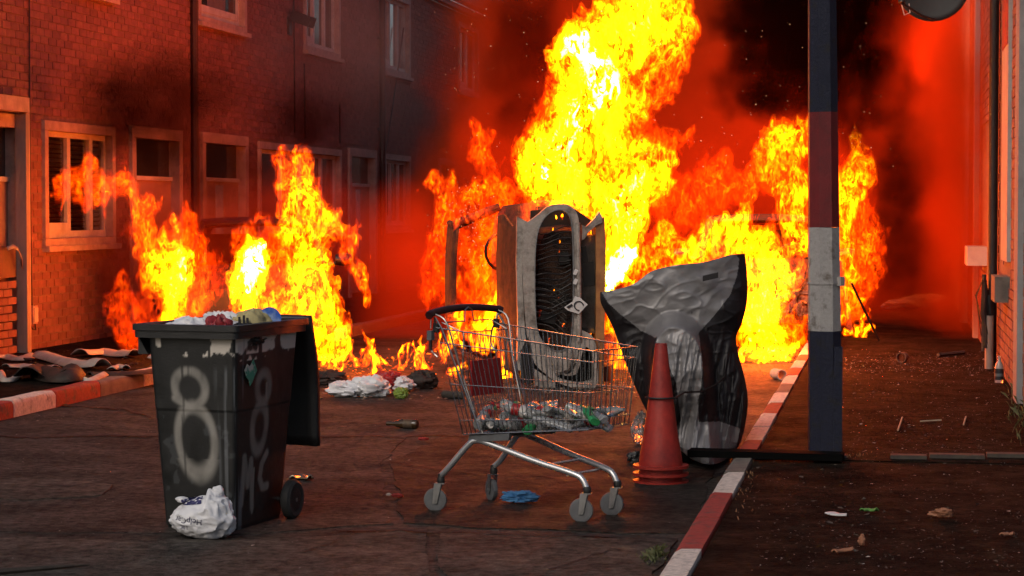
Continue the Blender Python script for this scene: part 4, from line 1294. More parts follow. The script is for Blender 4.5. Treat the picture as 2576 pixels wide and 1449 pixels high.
# black slab added for the band of gap and shadow at the post's foot
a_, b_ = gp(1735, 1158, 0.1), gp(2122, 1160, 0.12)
bd = thing('shadow_slab', 'black slab standing in for the dark gap and shadow band at the foot of the striped post', 'board', (0, 0, 0))
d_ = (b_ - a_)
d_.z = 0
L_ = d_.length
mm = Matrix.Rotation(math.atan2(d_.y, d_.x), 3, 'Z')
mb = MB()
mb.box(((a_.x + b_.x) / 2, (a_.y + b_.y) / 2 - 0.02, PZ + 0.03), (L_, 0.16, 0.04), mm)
mb.build('board', mat('shade_black', (0.004, 0.004, 0.004), 0.95, spec=0.05), bd)  # near-black slab drawn as shade, no real plank lies here

# ================================================================== burning cars
def car_parts(t, paint, roofm, glass=False, mirrors=True):
    """shell of a small hatchback, local: front looks along -y, up +z; every part its own mesh"""
    st_ = [(0.16, 0.74, 0.26, 0.74), (0.3, 0.80, 0.22, 0.80), (0.7, 0.83, 0.2, 0.88), (1.05, 0.84, 0.2, 0.98), (1.6, 0.84, 0.2, 0.97), (2.6, 0.84, 0.2, 0.97), (3.3, 0.83, 0.22, 0.98), (3.75, 0.78, 0.26, 0.97), (3.9, 0.72, 0.34, 0.85)]
    mb, n = MB(), 14
    vs = []
    for y, hw, zb_, zt in st_:
        if not mirrors and y < 1.1:
            hw *= 0.78
        for k in range(n):
            q = 2 * math.pi * k / n
            c, s = math.cos(q), math.sin(q)
            e = 0.38
            vs.append((hw * math.copysign(abs(c) ** e, c), y, (zb_ + zt) / 2 + (zt - zb_) / 2 * math.copysign(abs(s) ** e, s)))
    fs = [(i * n + k, i * n + (k + 1) % n, (i + 1) * n + (k + 1) % n, (i + 1) * n + k) for i in range(len(st_) - 1) for k in range(n)] + [tuple(range(n)), tuple(range(len(st_) * n - 1, (len(st_) - 1) * n - 1, -1))]
    mb.add(vs, fs).build('body', paint, t, True, 50)
    mb = MB()
    rows = []
    for x in np.linspace(-0.62, 0.62, 9):
        rows.append([(x, y, z + 0.03 * (1 - (x / 0.62) ** 2) + 0.01 * (n1(x * 5, y * 4) - .5)) for y, z in ((1.62, 1.42), (1.8, 1.46), (2.4, 1.48), (3.0, 1.45), (3.3, 1.39))])
    o = mb.grid(rows).build('roof', roofm, t, True, 60)
    o.modifiers.new('thick', 'SOLIDIFY').thickness = 0.03
    for s in (-1, 1):
        if mirrors or s < 0:
            MB().tube([(s * 0.76, 0.98, 0.97), (s * 0.68, 1.35, 1.22), (s * 0.60, 1.68, 1.43)], 0.035, 8).build('windscreen_pillar', roofm, t, True)
        MB().tube([(s * 0.79, 2.35, 0.96), (s * 0.62, 2.4, 1.41)], 0.04, 8).build('door_pillar', roofm, t, True)
        MB().tube([(s * 0.76, 3.6, 0.97), (s * 0.6, 3.2, 1.37)], 0.05, 8).build('rear_pillar', roofm, t, True)
        MB().tube([(s * 0.61, 1.66, 1.44), (s * 0.63, 2.4, 1.46), (s * 0.6, 3.2, 1.41)], 0.03, 8).build('roof_rail', roofm, t, True)
        if mirrors:
            m_ = MB().lathe([(0, -.1), (0.06, -.09), (0.075, 0), (0.06, .09), (0, .1)], 12, (s * 0.98, 1.12, 1.03), Matrix.Rotation(math.radians(90), 3, 'Y'), False).build('door_mirror', SOOT, t, True)
            MB().tube([(s * 0.8, 1.1, 0.97), (s * 0.93, 1.12, 1.0)], 0.02, 6).build('mirror_stalk', SOOT, m_, True)
        for y in (0.72, 3.2):
            wm = Matrix.Rotation(math.radians(90), 3, 'Y')
            if not mirrors and s > 0 and y < 1:
                continue
            wv = MB().lathe([(0.19, -.09), (0.27, -.1), (0.30, -.08), (0.305, 0), (0.30, .08), (0.27, .1), (0.19, .09)], 24, (s * 0.76, y, 0.3), wm).build('wheel', RUBBER, t, True)
            MB().lathe([(0.0, -.06), (0.17, -.085), (0.19, -.08), (0.19, .08), (0.17, .085), (0.0, .06)], 16, (s * 0.76, y, 0.3), wm, False).build('rim', STEEL, wv, True)
    q = np.linspace(0, 2 * math.pi, 20, endpoint=False)
    MB().tube([(0.36 + 0.18 * math.cos(a), 1.5 - 0.08 * math.sin(a), 0.98 + 0.17 * math.sin(a)) for a in q], 0.016, 8, True).build('steering_wheel', SOOT, t, True)
    if not mirrors:
        return
    MB().box((0, 1.18, 0.88), (1.3, 0.25, 0.14)).build('dashboard', SOOT, t)
    for s in (-1, 1):
        MB().box((s * 0.36, 2.1, 0.75), (0.5, 0.5, 0.14)).build('seat', CHAR, t)
        MB().box((s * 0.36, 2.4, 1.0), (0.46, 0.12, 0.6), Matrix.Rotation(-0.2, 3, 'X')).build('seat_back', CHAR, t)

CP = 281.0                                            # picture units per metre at the tipped car
CARV = 19.55
carT = thing('tipped_car', 'white car tipped on its side with its front burnt open and flames pouring out', 'car', (0, 0, 0))
g0 = at(1564, 975, CARV + 0.05)
carT.location = (g0.x, g0.y, 0.83)
carT.rotation_euler = Euler((0, math.radians(-90), 0)).to_matrix().to_euler()
carT.rotation_mode = 'QUATERNION'
carT.rotation_quaternion = (Matrix.Rotation(YAW + math.radians(3.6), 3, 'Z') @ Matrix.Rotation(math.radians(-90), 3, 'Y')).to_quaternion()
car_parts(carT, BURNT, BURNT, mirrors=False)
def cfn(a, b, d):                                      # picture coordinates on the car's face -> car local
    return ((975 - b) / CP - 0.83, d, (1564 - a) / CP)
bon = MB()
rows = []
for x in np.linspace(-0.72, 0.70, 15):
    rows.append([(x - (0.10 * (1 - y) if x > 0.5 else 0) + (0.05 * math.sin(9 * y) if x > 0.6 else 0), y, z + 0.02 * (1 - (x / .75) ** 2) + 0.025 * (n1(x * 3 + 5, y * 4) - .5)) for y, z in ((0.08, 0.83), (0.2, 0.90), (0.45, 0.955), (0.8, 1.02), (1.05, 1.05))])
o = bon.grid(rows).build('bonnet', BURNT, carT, True, 60)
o.modifiers.new('thick', 'SOLIDIFY').thickness = 0.02
def rl(pts, n):
    P = np.array(spline(list(pts) + [pts[0]], 6))
    d = np.r_[0, np.cumsum(np.hypot(*np.diff(P, axis=0).T))]
    t = np.linspace(0, d[-1], n, endpoint=False)
    return [(float(np.interp(q, d, P[:, 0])), float(np.interp(q, d, P[:, 1]))) for q in t]
# white surround of the main grille opening
out1 = [(1330, 556), (1352, 540), (1376, 520), (1400, 514), (1428, 515), (1447, 530), (1456, 560), (1459, 620), (1460, 700), (1460, 800), (1458, 860), (1450, 905), (1430, 935), (1400, 945), (1372, 940), (1345, 915), (1330, 880), (1322, 820), (1316, 740), (1313, 660), (1314, 600), (1320, 562)]
in1 = [(1349, 590), (1358, 562), (1376, 538), (1398, 527), (1420, 528), (1434, 545), (1440, 580), (1442, 640), (1443, 700), (1442, 780), (1439, 830), (1432, 868), (1418, 882), (1398, 884), (1375, 872), (1358, 852), (1348, 822), (1345, 780), (1343, 730), (1343, 680), (1344, 640), (1346, 610)]
MB().ring(rl(out1, 72), rl(in1, 72), cfn, 0.0, 0.10).build('grille_surround', CARW, carT, True, 35)
MB().ring(rl(in1, 72), rl([(1391 + (a - 1391) * 0.95, 705 + (b - 705) * 0.985) for a, b in in1], 72), cfn, -0.012, 0.05).build('grille_trim', STEEL, carT, True, 35)
# hood edge strip, right hand bumper bar and lower panels
MB().prism([(1300, 545), (1330, 560), (1316, 600), (1313, 700), (1318, 800), (1324, 860), (1318, 935), (1300, 930), (1302, 800), (1298, 660)], cfn, 0.03, 0.12).build('bonnet_edge', CARW, carT)
MB().prism([(1463, 566), (1474, 570), (1496, 548), (1506, 532), (1514, 545), (1514, 560), (1500, 566), (1480, 584), (1470, 600), (1462, 605)], cfn, 0.0, 0.09).build('bumper_corner', CARW, carT)
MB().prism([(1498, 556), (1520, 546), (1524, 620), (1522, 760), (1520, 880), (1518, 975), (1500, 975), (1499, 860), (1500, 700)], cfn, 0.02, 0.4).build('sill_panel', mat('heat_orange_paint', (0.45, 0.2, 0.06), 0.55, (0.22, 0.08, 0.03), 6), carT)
out2 = [(1462, 830), (1480, 838), (1492, 850), (1500, 880), (1502, 930), (1500, 972), (1470, 976), (1430, 972), (1395, 958), (1372, 940), (1360, 915), (1368, 905), (1390, 928), (1430, 940), (1450, 910), (1458, 870)]
MB().ring(rl(out2, 60), rl([(1474, 872), (1484, 880), (1490, 900), (1491, 935), (1488, 955), (1462, 962), (1430, 958), (1405, 950), (1392, 940), (1400, 938), (1425, 945), (1448, 940), (1458, 915), (1464, 885)], 60), cfn, -0.02, 0.10).build('bumper', CARW, carT, True, 40)
MB().prism([(1366, 876), (1398, 890), (1436, 880), (1440, 900), (1430, 928), (1404, 936), (1380, 925), (1368, 905)], cfn, -0.03, 0.05).build('bumper_insert', CARW, carT)
MB().prism([(1310, 880), (1328, 845), (1340, 890), (1345, 930), (1335, 965), (1308, 960)], cfn, 0.0, 0.05).build('headlamp_recess', SOOT, carT)
MB().prism([(1340, 925), (1370, 945), (1395, 962), (1395, 976), (1345, 976)], cfn, 0.0, 0.08).build('wing_edge', CARW, carT)
# behind the openings: black engine bay, slats, radiator fins
MB().prism([(1340, 530), (1445, 520), (1505, 560), (1505, 970), (1330, 970), (1335, 800)], cfn, 0.34, 0.36).build('bulkhead', SOOT, carT)
for i in range(17):
    y = 585 + i * 13.5
    w_ = 1346 + 2 * math.sin(i)
    pl = [cfn(w_ + (1436 - w_) * q, y - 16 * q * q + 5 * math.sin(q * 6 + i * 0.4), 0.05 + 0.03 * math.sin(i * 2.1)) for q in np.linspace(0, 1, 7)]
    MB().tube(pl, 0.006, 5).build('slat', SOOT, carT)
for i in range(8):
    y = 815 - i * 15
    pl = [cfn(1348 + 78 * q, y + 44 * q - 14 * math.sin(q * 3), 0.09 + 0.02 * math.sin(i)) for q in np.linspace(0, 1, 7)]
    MB().tube(pl, 0.005, 5).build('slat', ALU, carT)
rad = MB()
for i in range(26):
    x = 1462 + i * 1.5
    rad.add([cfn(x, 590 + (i % 3) * 3, 0.10), cfn(x + 0.7, 590, 0.10), cfn(x + 0.7, 840, 0.10), cfn(x, 840, 0.10), cfn(x, 590, 0.13), cfn(x + 0.7, 590, 0.13), cfn(x + 0.7, 840, 0.13), cfn(x, 840, 0.13)],
            [(0, 1, 2, 3), (7, 6, 5, 4), (0, 4, 5, 1), (1, 5, 6, 2), (2, 6, 7, 3), (3, 7, 4, 0)])
for i in range(22):
    x = 1385 + i * 2
    rad.add([cfn(x, 720, 0.16), cfn(x + 0.9, 720, 0.16), cfn(x + 0.9, 830, 0.16), cfn(x, 830, 0.16)], [(0, 1, 2, 3)])
rad.build('radiator_fins', ALU, carT, kind='stuff')
for (a, b, w_, h_) in ((1448, 690, 16, 14), (1420, 650, 26, 30), (1425, 860, 22, 20), (1482, 690, 30, 60), (1472, 640, 12, 40), (1468, 850, 16, 50), (1380, 800, 40, 26)):
    p = cfn(a, b, 0.14)
    MB().box(p, (h_ / CP, 0.1, w_ / CP), Matrix.Rotation(random.uniform(-.3, .3), 3, 'Y')).build('engine_block', SOOT, carT)
MB().tube([cfn(1452, 560, -0.02), cfn(1455, 700, -0.025), cfn(1456, 860, -0.02)], 0.022, 10).build('bumper_bar', CARW, carT, True)
for b in (684, 708, 752):
    MB().box(cfn(1446, b, -0.03), (0.05, 0.03, 0.03), Matrix.Rotation(0.4, 3, 'Y')).build('clip', PLATEW, carT)
# the broken number plate
pt = [(1417, 772), (1455, 746), (1476, 765), (1454, 789), (1426, 780)]
plm = MB().prism(pt, cfn, -0.055, -0.05).build('number_plate', PLATEW, carT)
cmesh = text_mesh('C', 0.125, INK)
pc = Vector(cfn(1451, 768, -0.06))
# letter stands upright in the picture: car local up in picture = +x, right in picture = -z
bm = bmesh.new()
bm.from_mesh(cmesh)
ca, sa = math.cos(math.radians(-42)), math.sin(math.radians(-42))
for v in bm.verts:
    a, b = v.co.x * ca - v.co.y * sa, v.co.x * sa + v.co.y * ca
    v.co = (pc.x + b, pc.y - v.co.z, pc.z - a)
bm.to_mesh(cmesh)
bm.free()
link('letter', cmesh, plm)
MB().prism([(1422, 771), (1436, 763), (1439, 768), (1428, 776)], cfn, -0.061, -0.056).build('letter', INK, plm)

carL = thing('burnt_car', 'dark burning car at the left kerb, nearly hidden by tall flames', 'car', tuple(at(640, 888, 23.4))[:2] + (0.0,), YAW + 0.1)
car_parts(carL, CHAR, CHAR)
carR = thing('burnt_car', 'dark burning car half on the right pavement behind the striped post', 'car', tuple(at(1935, 862, 25.0))[:2] + (0.03,), YAW - 0.06)
car_parts(carR, CHAR, CHAR)
MB().box((0.9, 0.9, 0.55), (0.06, 0.9, 0.85), Matrix.Rotation(-0.15, 3, 'Y')).build('open_door', mat('red_hot_paint', (0.16, 0.03, 0.02), 0.6, (0.06, 0.015, 0.012), 6), carR)
cf = crumple((0.33, -0.05, 0.62), (0.22, 0.08, 0.20), 33.0, 0.9, (40, 26), 3.5)
cf.build('crumpled_front', mat('blistered_paint', (0.3, 0.2, 0.14), 0.7, (0.04, 0.03, 0.02), 16, 0.01, 30), carR, True, 30)
ptp = thing('leaning_rod', 'thin charred rod leaning on the burning car by the right pavement', 'rod', (0, 0, 0))
MB().tube([at(2142, 712, 24.3), gp(2212, 858, PZ)], 0.014, 6).build('rod', CABLE, ptp, True)

# ================================================================== fire
def surface(F, iso, o, h):
    """surface nets: the skin of F > iso on a regular lattice (origin o, spacing h)"""
    ins = F > iso
    a = ins[:-1, :-1, :-1]
    corners = [(i, j, k) for i in (0, 1) for j in (0, 1) for k in (0, 1)]
    n = np.array(F.shape) - 1
    cnt = np.zeros(tuple(n), np.int8)
    for i, j, k in corners:
        cnt += ins[i:i + n[0], j:j + n[1], k:k + n[2]]
    act = (cnt > 0) & (cnt < 8)
    I, J, K = np.nonzero(act)
    if len(I) == 0:
        return np.zeros((0, 3)), np.zeros((0, 4), int)
    cv = np.stack([F[I + i, J + j, K + k] for i, j, k in corners], 1) - iso
    acc, m = np.zeros((len(I), 3)), np.zeros(len(I))
    for p in range(8):
        for q in range(p + 1, 8):
            if sum(abs(corners[p][d] - corners[q][d]) for d in range(3)) != 1:
                continue
            va, vb = cv[:, p], cv[:, q]
            x = (va > 0) != (vb > 0)
            t = np.where(x, va / np.where(va - vb == 0, 1, va - vb), 0)
            pa, pb_ = np.array(corners[p], float), np.array(corners[q], float)
            acc += np.where(x[:, None], pa + (pb_ - pa) * t[:, None], 0)
            m += x
    V = acc / m[:, None] + np.stack([I, J, K], 1)
    idx = -np.ones(tuple(n), np.int64)
    idx[I, J, K] = np.arange(len(I))
    quads = []
    for d in range(3):
        e1, e2 = (d + 1) % 3, (d + 2) % 3
        sl0, sl1 = [slice(None)] * 3, [slice(None)] * 3
        sl0[d], sl1[d] = slice(0, -1), slice(1, None)
        x = ins[tuple(sl0)] != ins[tuple(sl1)]
        flip = ins[tuple(sl1)]
        c = np.stack(np.nonzero(x), 1)
        ok = (c[:, e1] > 0) & (c[:, e2] > 0) & (c[:, e1] < n[e1]) & (c[:, e2] < n[e2])
        c = c[ok]
        fl = flip[c[:, 0], c[:, 1], c[:, 2]]
        u1, u2 = np.zeros(3, int), np.zeros(3, int)
        u1[e1], u2[e2] = 1, 1
        q = np.stack([idx[tuple((c - u1 - u2).T)], idx[tuple((c - u2).T)], idx[tuple(c.T)], idx[tuple((c - u1).T)]], 1)
        q[fl] = q[fl][:, ::-1]
        quads.append(q)
    return V * h + np.array(o), np.concatenate(quads)

def uvz(px, py, v):
    p = at(px, py, v)
    return np.array([p.x * math.cos(YAW) + p.y * math.sin(YAW), -p.x * math.sin(YAW) + p.y * math.cos(YAW), p.z])

def flame(label, v, strokes, h=0.018, thick=0.75, seed=0.0, lean=0.0, gain=1.0, lamps=(), freq=1.0, ragged=1.0, name='flame', zmin=0.02):
    """strokes: (points [(px, py, radius px)], heat, depth offset)"""
    caps = []
    for pts, heat, dv in strokes:
        heat = heat * (0.55 if 2.5 <= heat <= 9 else 0.8 if heat > 9 else 1.0)
        P = [(uvz(a, b, v + dv), r * (v + dv) / FPX) for a, b, r in pts]
        if len(P) == 1:
            P = P * 2
        for (p, r), (q, s) in zip(P, P[1:]):
            caps.append((p, q, r, s, heat))
    lo = np.min([np.minimum(p, q) - max(r, s) * 1.5 - 0.05 for p, q, r, s, _ in caps], 0)
    hi = np.max([np.maximum(p, q) + max(r, s) * 1.5 + 0.05 for p, q, r, s, _ in caps], 0)
    lo[2] = max(lo[2], zmin)
    n = np.maximum(((hi - lo) / h).astype(int) + 1, 8)
    g = [lo[d] + h * np.arange(n[d], dtype=np.float32) for d in range(3)]
    U, Vv, Z = np.meshgrid(*g, indexing='ij')
    U, Vv, Z = U.astype(np.float32), Vv.astype(np.float32), Z.astype(np.float32)
    sf = freq
    # turbulent warp, stretched upwards
    wu = fbm(U * 3.2 * sf + seed, Vv * 3.2 * sf, Z * 1.9 * sf + seed, 3) - 0.5
    wv = fbm(U * 3.2 * sf + 40 + seed, Vv * 3.2 * sf + 9, Z * 1.9 * sf, 3) - 0.5
    amp = 0.42 / sf * ragged
    fu = fbm(U * 9 * sf + 70 + seed, Vv * 9 * sf, Z * 4.6 * sf, 2) - 0.5
    fv = fbm(U * 9 * sf + 30, Vv * 9 * sf + seed, Z * 4.6 * sf, 2) - 0.5
    Uw, Vw, Zw = U + amp * wu + 0.16 / sf * ragged * fu, Vv + amp * wv + 0.12 / sf * fv, Z + amp * 1.1 * (wu - wv) + 0.3 / sf * ragged * fv
    num, den = np.zeros(U.shape, np.float32), np.zeros(U.shape, np.float32)
    for p, q, r, s, heat in caps:
        d = q - p
        L2 = float(d @ d)
        t = np.clip(((Uw - p[0]) * d[0] + (Vw - p[1]) * d[1] + (Zw - p[2]) * d[2]) / (L2 + 1e-6), 0, 1) if L2 > 1e-6 else 0.0
        du, dv_, dz = Uw - p[0] - t * d[0], (Vw - p[1] - t * d[1]) / thick, Zw - p[2] - t * d[2]
        S = 1 - np.sqrt(du * du + dv_ * dv_ + dz * dz) / (r + (s - r) * t)
        e = np.exp(np.clip(7 * S, -12, 12)).astype(np.float32)
        num += e * heat
        den += e
    S = np.log(den) / 7
    heat = num / den
    T = fbm(Uw * 7 * sf + 3, Vw * 7 * sf, Zw * 3.8 * sf + seed, 4, 0.6) - 0.5
    R = 1 - np.abs(2 * fbm(Uw * 8 * sf + 17 + seed, Vw * 8 * sf, Zw * 4.2 * sf, 3) - 1)
    sc_ = np.clip(S * 1.5, -1.4, 0.75)
    layers = [(sc_ * 0.85 + 2.2 * T - 0.10, 0.45), (sc_ * 0.85 + 1.7 * T + 1.3 * (R - 0.80) - 0.22, 0.8), (sc_ + 2.3 * T - 0.47, 1.25)]
    vs, fs, hs, off = [], [], [], 0
    for G, wgt in layers:
        G[0], G[-1], G[:, 0], G[:, -1], G[:, :, -1] = -1, -1, -1, -1, -1
        P, Q = surface(G, 0.0, lo, h)
        if len(P) == 0:
            continue
        ii = np.clip(((P - lo) / h).astype(int), 0, n - 1)
        hv = heat[ii[:, 0], ii[:, 1], ii[:, 2]] * np.clip(0.35 + 1.1 * S[ii[:, 0], ii[:, 1], ii[:, 2]], 0.08, 1.3) * wgt * gain
        vs.append(P)
        fs.append(Q + off)
        hs.append(hv)
        off += len(P)
    P, Q, Hh = np.concatenate(vs), np.concatenate(fs), np.concatenate(hs)
    c, s = math.cos(YAW), math.sin(YAW)
    W = np.stack([P[:, 0] * c - P[:, 1] * s, P[:, 0] * s + P[:, 1] * c, P[:, 2]], 1).astype(np.float32)
    me = bpy.data.meshes.new(name)
    me.vertices.add(len(W))
    me.vertices.foreach_set('co', W.ravel())
    me.loops.add(len(Q) * 4)
    me.loops.foreach_set('vertex_index', Q.astype(np.int32).ravel())
    me.polygons.add(len(Q))
    me.polygons.foreach_set('loop_start', np.arange(0, len(Q) * 4, 4, dtype=np.int32))
    me.polygons.foreach_set('use_smooth', np.ones(len(Q), bool))
    me.update(calc_edges=True)
    a = me.attributes.new('burn', 'FLOAT', 'POINT')
    a.data.foreach_set('value', Hh.astype(np.float32))
    me.materials.append(FIRE)
    o = link(name, me, None, label=label, category='fire', group='flames of the street fire')
    for (px, py, dv, power, rad) in lamps:
        l = bpy.data.lights.new('fire_and_fill_light', 'POINT')
        l.energy, l.shadow_soft_size, l.color = power * LAMP, rad, (1.0, 0.11, 0.014)
        link('fire_and_fill_light', l, o, at(px, py, v + dv))  # lamps set well behind their flame are added fill for the smoke
    return o
LAMP = 0.135
flame('tallest yellow flame pouring up from the front of the tipped white car', 20.5,
      [([(1425, 490, 92), (1450, 400, 125), (1475, 310, 112), (1480, 210, 92), (1490, 130, 95), (1560, 75, 95), (1640, 20, 80), (1690, -40, 60)], 6, 0),
       ([(1410, 140, 45), (1440, 110, 50)], 7, -.1), ([(1430, 300, 60), (1375, 390, 70), (1340, 440, 45), (1335, 500, 25)], 7, -.1),
       ([(1550, 410, 60), (1620, 435, 58), (1685, 440, 28)], 5, 0), ([(1560, 470, 70), (1570, 560, 55), (1565, 630, 45), (1565, 690, 40)], 8, 0),
       ([(1440, 130, 36), (1480, 200, 42), (1500, 270, 36)], 30, -.25), ([(1565, 640, 30), (1562, 700, 26)], 30, -.2), ([(1370, 430, 26), (1400, 370, 34), (1450, 320, 32)], 26, -.25),
       ([(1600, 260, 60), (1670, 160, 50), (1710, 60, 40)], 1.6, .1), ([(1620, 340, 55), (1700, 370, 45)], .7, .15)], 0.018, 0.8, 1.0,
      lamps=((1450, 400, 0, 1500, .5), (1530, 180, 0, 900, .5), (1480, 420, 5.6, 2600, 1.2)))  # last lamp is added far behind the flame to redden the smoke
flame('broad wall of yellow and red flame between the tipped car and the striped post', 23.0,
      [([(1600, 670, 50), (1680, 625, 48), (1760, 625, 52), (1840, 565, 46), (1870, 520, 30)], 3.6, 0), ([(1880, 640, 80), (1910, 720, 95), (1920, 820, 85), (1930, 900, 70)], 6, -.4),
       ([(1950, 370, 60), (1955, 420, 45), (1940, 470, 30)], 4, .3), ([(2000, 470, 50), (1990, 540, 45), (2010, 620, 40)], 4.5, .3), ([(1990, 350, 40), (2040, 330, 40)], 2, .3),
       ([(1700, 500, 90), (1800, 480, 66), (1900, 440, 56), (1980, 400, 50)], .6, .5), ([(1760, 720, 90), (1850, 800, 80)], 1.6, .3), ([(1880, 850, 30), (1900, 900, 30), (1960, 890, 30)], 9, -.6), ([(1590, 640, 22), (1570, 690, 20)], 24, -.6),
       ([(1560, 890, 40), (1575, 940, 40), (1560, 965, 35)], 6, -1.5), ([(1550, 820, 25), (1565, 870, 30)], 5, -1.5)], 0.021, 0.7, 2.0,
      lamps=((1760, 620, 0, 900, .5), (1780, 430, 3.6, 3000, 1.2), (1910, 840, -.8, 2300, .4)))  # middle lamp is added fill behind the flames, brightening the smoke
flame('flames licking up behind the right side of the striped post', 25.0,
      [([(2130, 690, 25), (2120, 600, 40), (2130, 520, 45), (2150, 440, 40), (2140, 370, 22)], 4, 0), ([(2120, 540, 35), (2110, 480, 30)], 7, -.1), ([(2160, 760, 55), (2170, 660, 55), (2175, 560, 45)], .8, .3), ([(2150, 760, 25), (2140, 710, 20)], 4, -.1)],
      0.02, 0.8, 3.0, lamps=((2140, 540, 0.3, 1700, .4), (2330, 150, 3.5, 11000, 1.5), (2385, 330, 6.0, 14000, 1.5), (2370, 620, 7.0, 8000, 1.2)))  # all but the first lamp are added, brightening haze and wall at right
flame('small low yellow flame on the pavement right of the striped post', 25.2, [([(2130, 838, 16), (2165, 838, 18), (2185, 836, 14)], 5, 0), ([(2165, 830, 14), (2180, 790, 12)], 3, 0)], 0.014, 0.8, 3.5, freq=2.0)
flame('tall pointed flame rising over the hidden burning car on the left', 22.6,
      [([(815, 890, 36), (795, 800, 62), (785, 700, 70), (762, 600, 66), (748, 520, 50), (741, 440, 36), (735, 375, 18)], 4.5, 0), ([(745, 440, 50), (730, 370, 28)], 1.3, 0), ([(780, 560, 70), (840, 560, 30)], 2, .1),
       ([(615, 750, 46), (632, 690, 44), (640, 650, 30)], 8, -.2), ([(640, 655, 28), (635, 695, 22)], 34, -.35), ([(640, 800, 52), (705, 770, 55)], 3.4, 0), ([(700, 650, 60), (620, 600, 40)], .9, .2),
       ([(845, 720, 40), (835, 820, 45), (840, 890, 35)], 5, -.1), ([(900, 600, 25), (925, 690, 18), (915, 760, 14)], 1.6, 0), ([(880, 580, 35), (900, 640, 25)], .8, 0)], 0.019, 0.75, 4.0,
      lamps=((760, 680, 0, 560, .45), (630, 700, -.3, 420, .3)))
flame('leaning flame bending towards the wide ground window on the left', 22.9,
      [([(430, 800, 50), (432, 730, 54), (402, 660, 50)], 4.6, 0), ([(402, 660, 50), (357, 590, 42), (320, 530, 36)], 2.5, 0), ([(320, 530, 46), (280, 490, 46), (225, 465, 40), (190, 460, 26)], .9, 0), ([(225, 450, 30), (250, 405, 16)], .9, .1), ([(215, 470, 28), (172, 505, 14)], .8, -.1), ([(330, 540, 30), (395, 500, 14)], .8, .1),
       ([(440, 790, 40), (450, 700, 30)], 8, -.2), ([(500, 700, 70), (470, 610, 50)], .8, .2), ([(330, 820, 60), (350, 880, 50), (300, 760, 40)], .5, .1)], 0.019, 0.75, 5.0, ragged=1.3,
      lamps=((430, 740, 0, 330, .4),))
flame('red flame twisting up behind the steering wheel of the tipped car', 24.0,
      [([(1190, 330, 22), (1205, 400, 30), (1235, 470, 36), (1260, 540, 34), (1250, 640, 40), (1220, 730, 50)], .8, 0), ([(1235, 330, 12), (1215, 370, 20)], .7, 0),
       ([(1225, 560, 40), (1200, 660, 60), (1215, 740, 50)], .7, .3)], 0.021, 0.8, 6.0, lamps=((1180, 620, .4, 500, .4), (1190, 480, 2.6, 2200, 1.0)))  # last lamp is added to light the smoke beyond this flame
flame('leftmost thin red flame tongue beside the dark house end', 24.2, [([(1085, 440, 22), (1125, 500, 30), (1120, 580, 36), (1105, 680, 36), (1130, 740, 40)], .9, 0)], 0.021, 0.8, 6.4)
flame('orange red flame licking over the cabin edge of the tipped car', 20.9, [([(1165, 560, 30), (1180, 500, 34), (1215, 470, 40), (1265, 480, 34)], 1.0, 0), ([(1230, 720, 40), (1225, 620, 42), (1215, 500, 36)], .7, .1)], 0.019, 0.8, 6.7)
flame('bright flames burning under and behind the trolley beside the tipped car', 20.6,
      [([(1130, 880, 18), (1160, 850, 24), (1155, 800, 18)], 5, 0), ([(1215, 880, 26), (1225, 820, 34), (1235, 770, 24)], 7, 0), ([(1270, 900, 18), (1285, 940, 16)], 6, -.3), ([(1150, 935, 20), (1175, 920, 18)], 6, -.2), ([(1200, 760, 40), (1180, 830, 40)], 1.0, .2)],
      0.015, 0.8, 7.0, freq=1.5, lamps=((1215, 850, 0, 260, .25),))
lick = []
for i in range(46):
    a, b = random.uniform(800, 1120), random.uniform(885, 955)
    s_ = random.uniform(.5, 1.2)
    lick.append(([(a, b, 11 * s_), (a + random.uniform(-12, 12), b - 18 * s_, 8 * s_), (a + random.uniform(-22, 22), b - 42 * s_, 5 * s_)], random.choice((1.5, 3, 5)), random.uniform(-.6, .6)))
o = flame('scattered low flames creeping over the debris in the middle of the road', 21.3, lick, 0.014, 0.9, 8.0, freq=2.2, lamps=((950, 880, 0, 420, .3),))
o['kind'] = 'stuff'
bay = []
for (a, b, r, hh) in ((1398, 545, 5, 9), (1415, 545, 4, 8), (1390, 575, 3, 6), (1408, 605, 6, 6), (1402, 640, 5, 4), (1395, 690, 4, 5), (1418, 700, 5, 7), (1372, 715, 5, 9), (1395, 725, 4, 9), (1362, 800, 9, 1.5), (1385, 850, 4, 7), (1360, 835, 4, 7), (1420, 815, 3, 6), (1482, 590, 10, 7), (1478, 620, 9, 6),
                      (1486, 650, 7, 6), (1480, 665, 6, 5), (1492, 720, 4, 6), (1490, 780, 5, 6), (1486, 830, 8, 7), (1480, 860, 7, 8), (1470, 690, 5, 3), (1396, 670, 3, 6), (1400, 760, 3, 5)):
    bay.append(([(a, b + r, r), (a + random.uniform(-3, 3), b - r, r * .7)], hh, random.uniform(-.02, .06)))
o = flame('small fires glowing through the burnt grille of the tipped white car', CARV + 0.17, bay, 0.008, 0.5, 9.0, freq=3.0, ragged=0.7)
o['kind'] = 'stuff'

# sparks drifting above the fire
sp = MB()
for i in range(420):
    a, b = (random.gauss(1180, 40), random.gauss(560, 60)) if i < 200 else (random.uniform(1080, 2250), random.uniform(0, 420))
    c = at(a, b, random.uniform(21.5, 23.5))
    r = random.uniform(0.003, 0.0075)
    q = [Vector((random.uniform(-1, 1), random.uniform(-1, 1), random.uniform(-1, 1))).normalized() * r for _ in range(4)]
    sp.add([c + w_ for w_ in q], [(0, 1, 2), (0, 3, 1), (0, 2, 3), (1, 3, 2)])
sp.build('sparks', SPARKM, kind='stuff', label='glowing sparks drifting in the smoke above the fire', category='sparks')

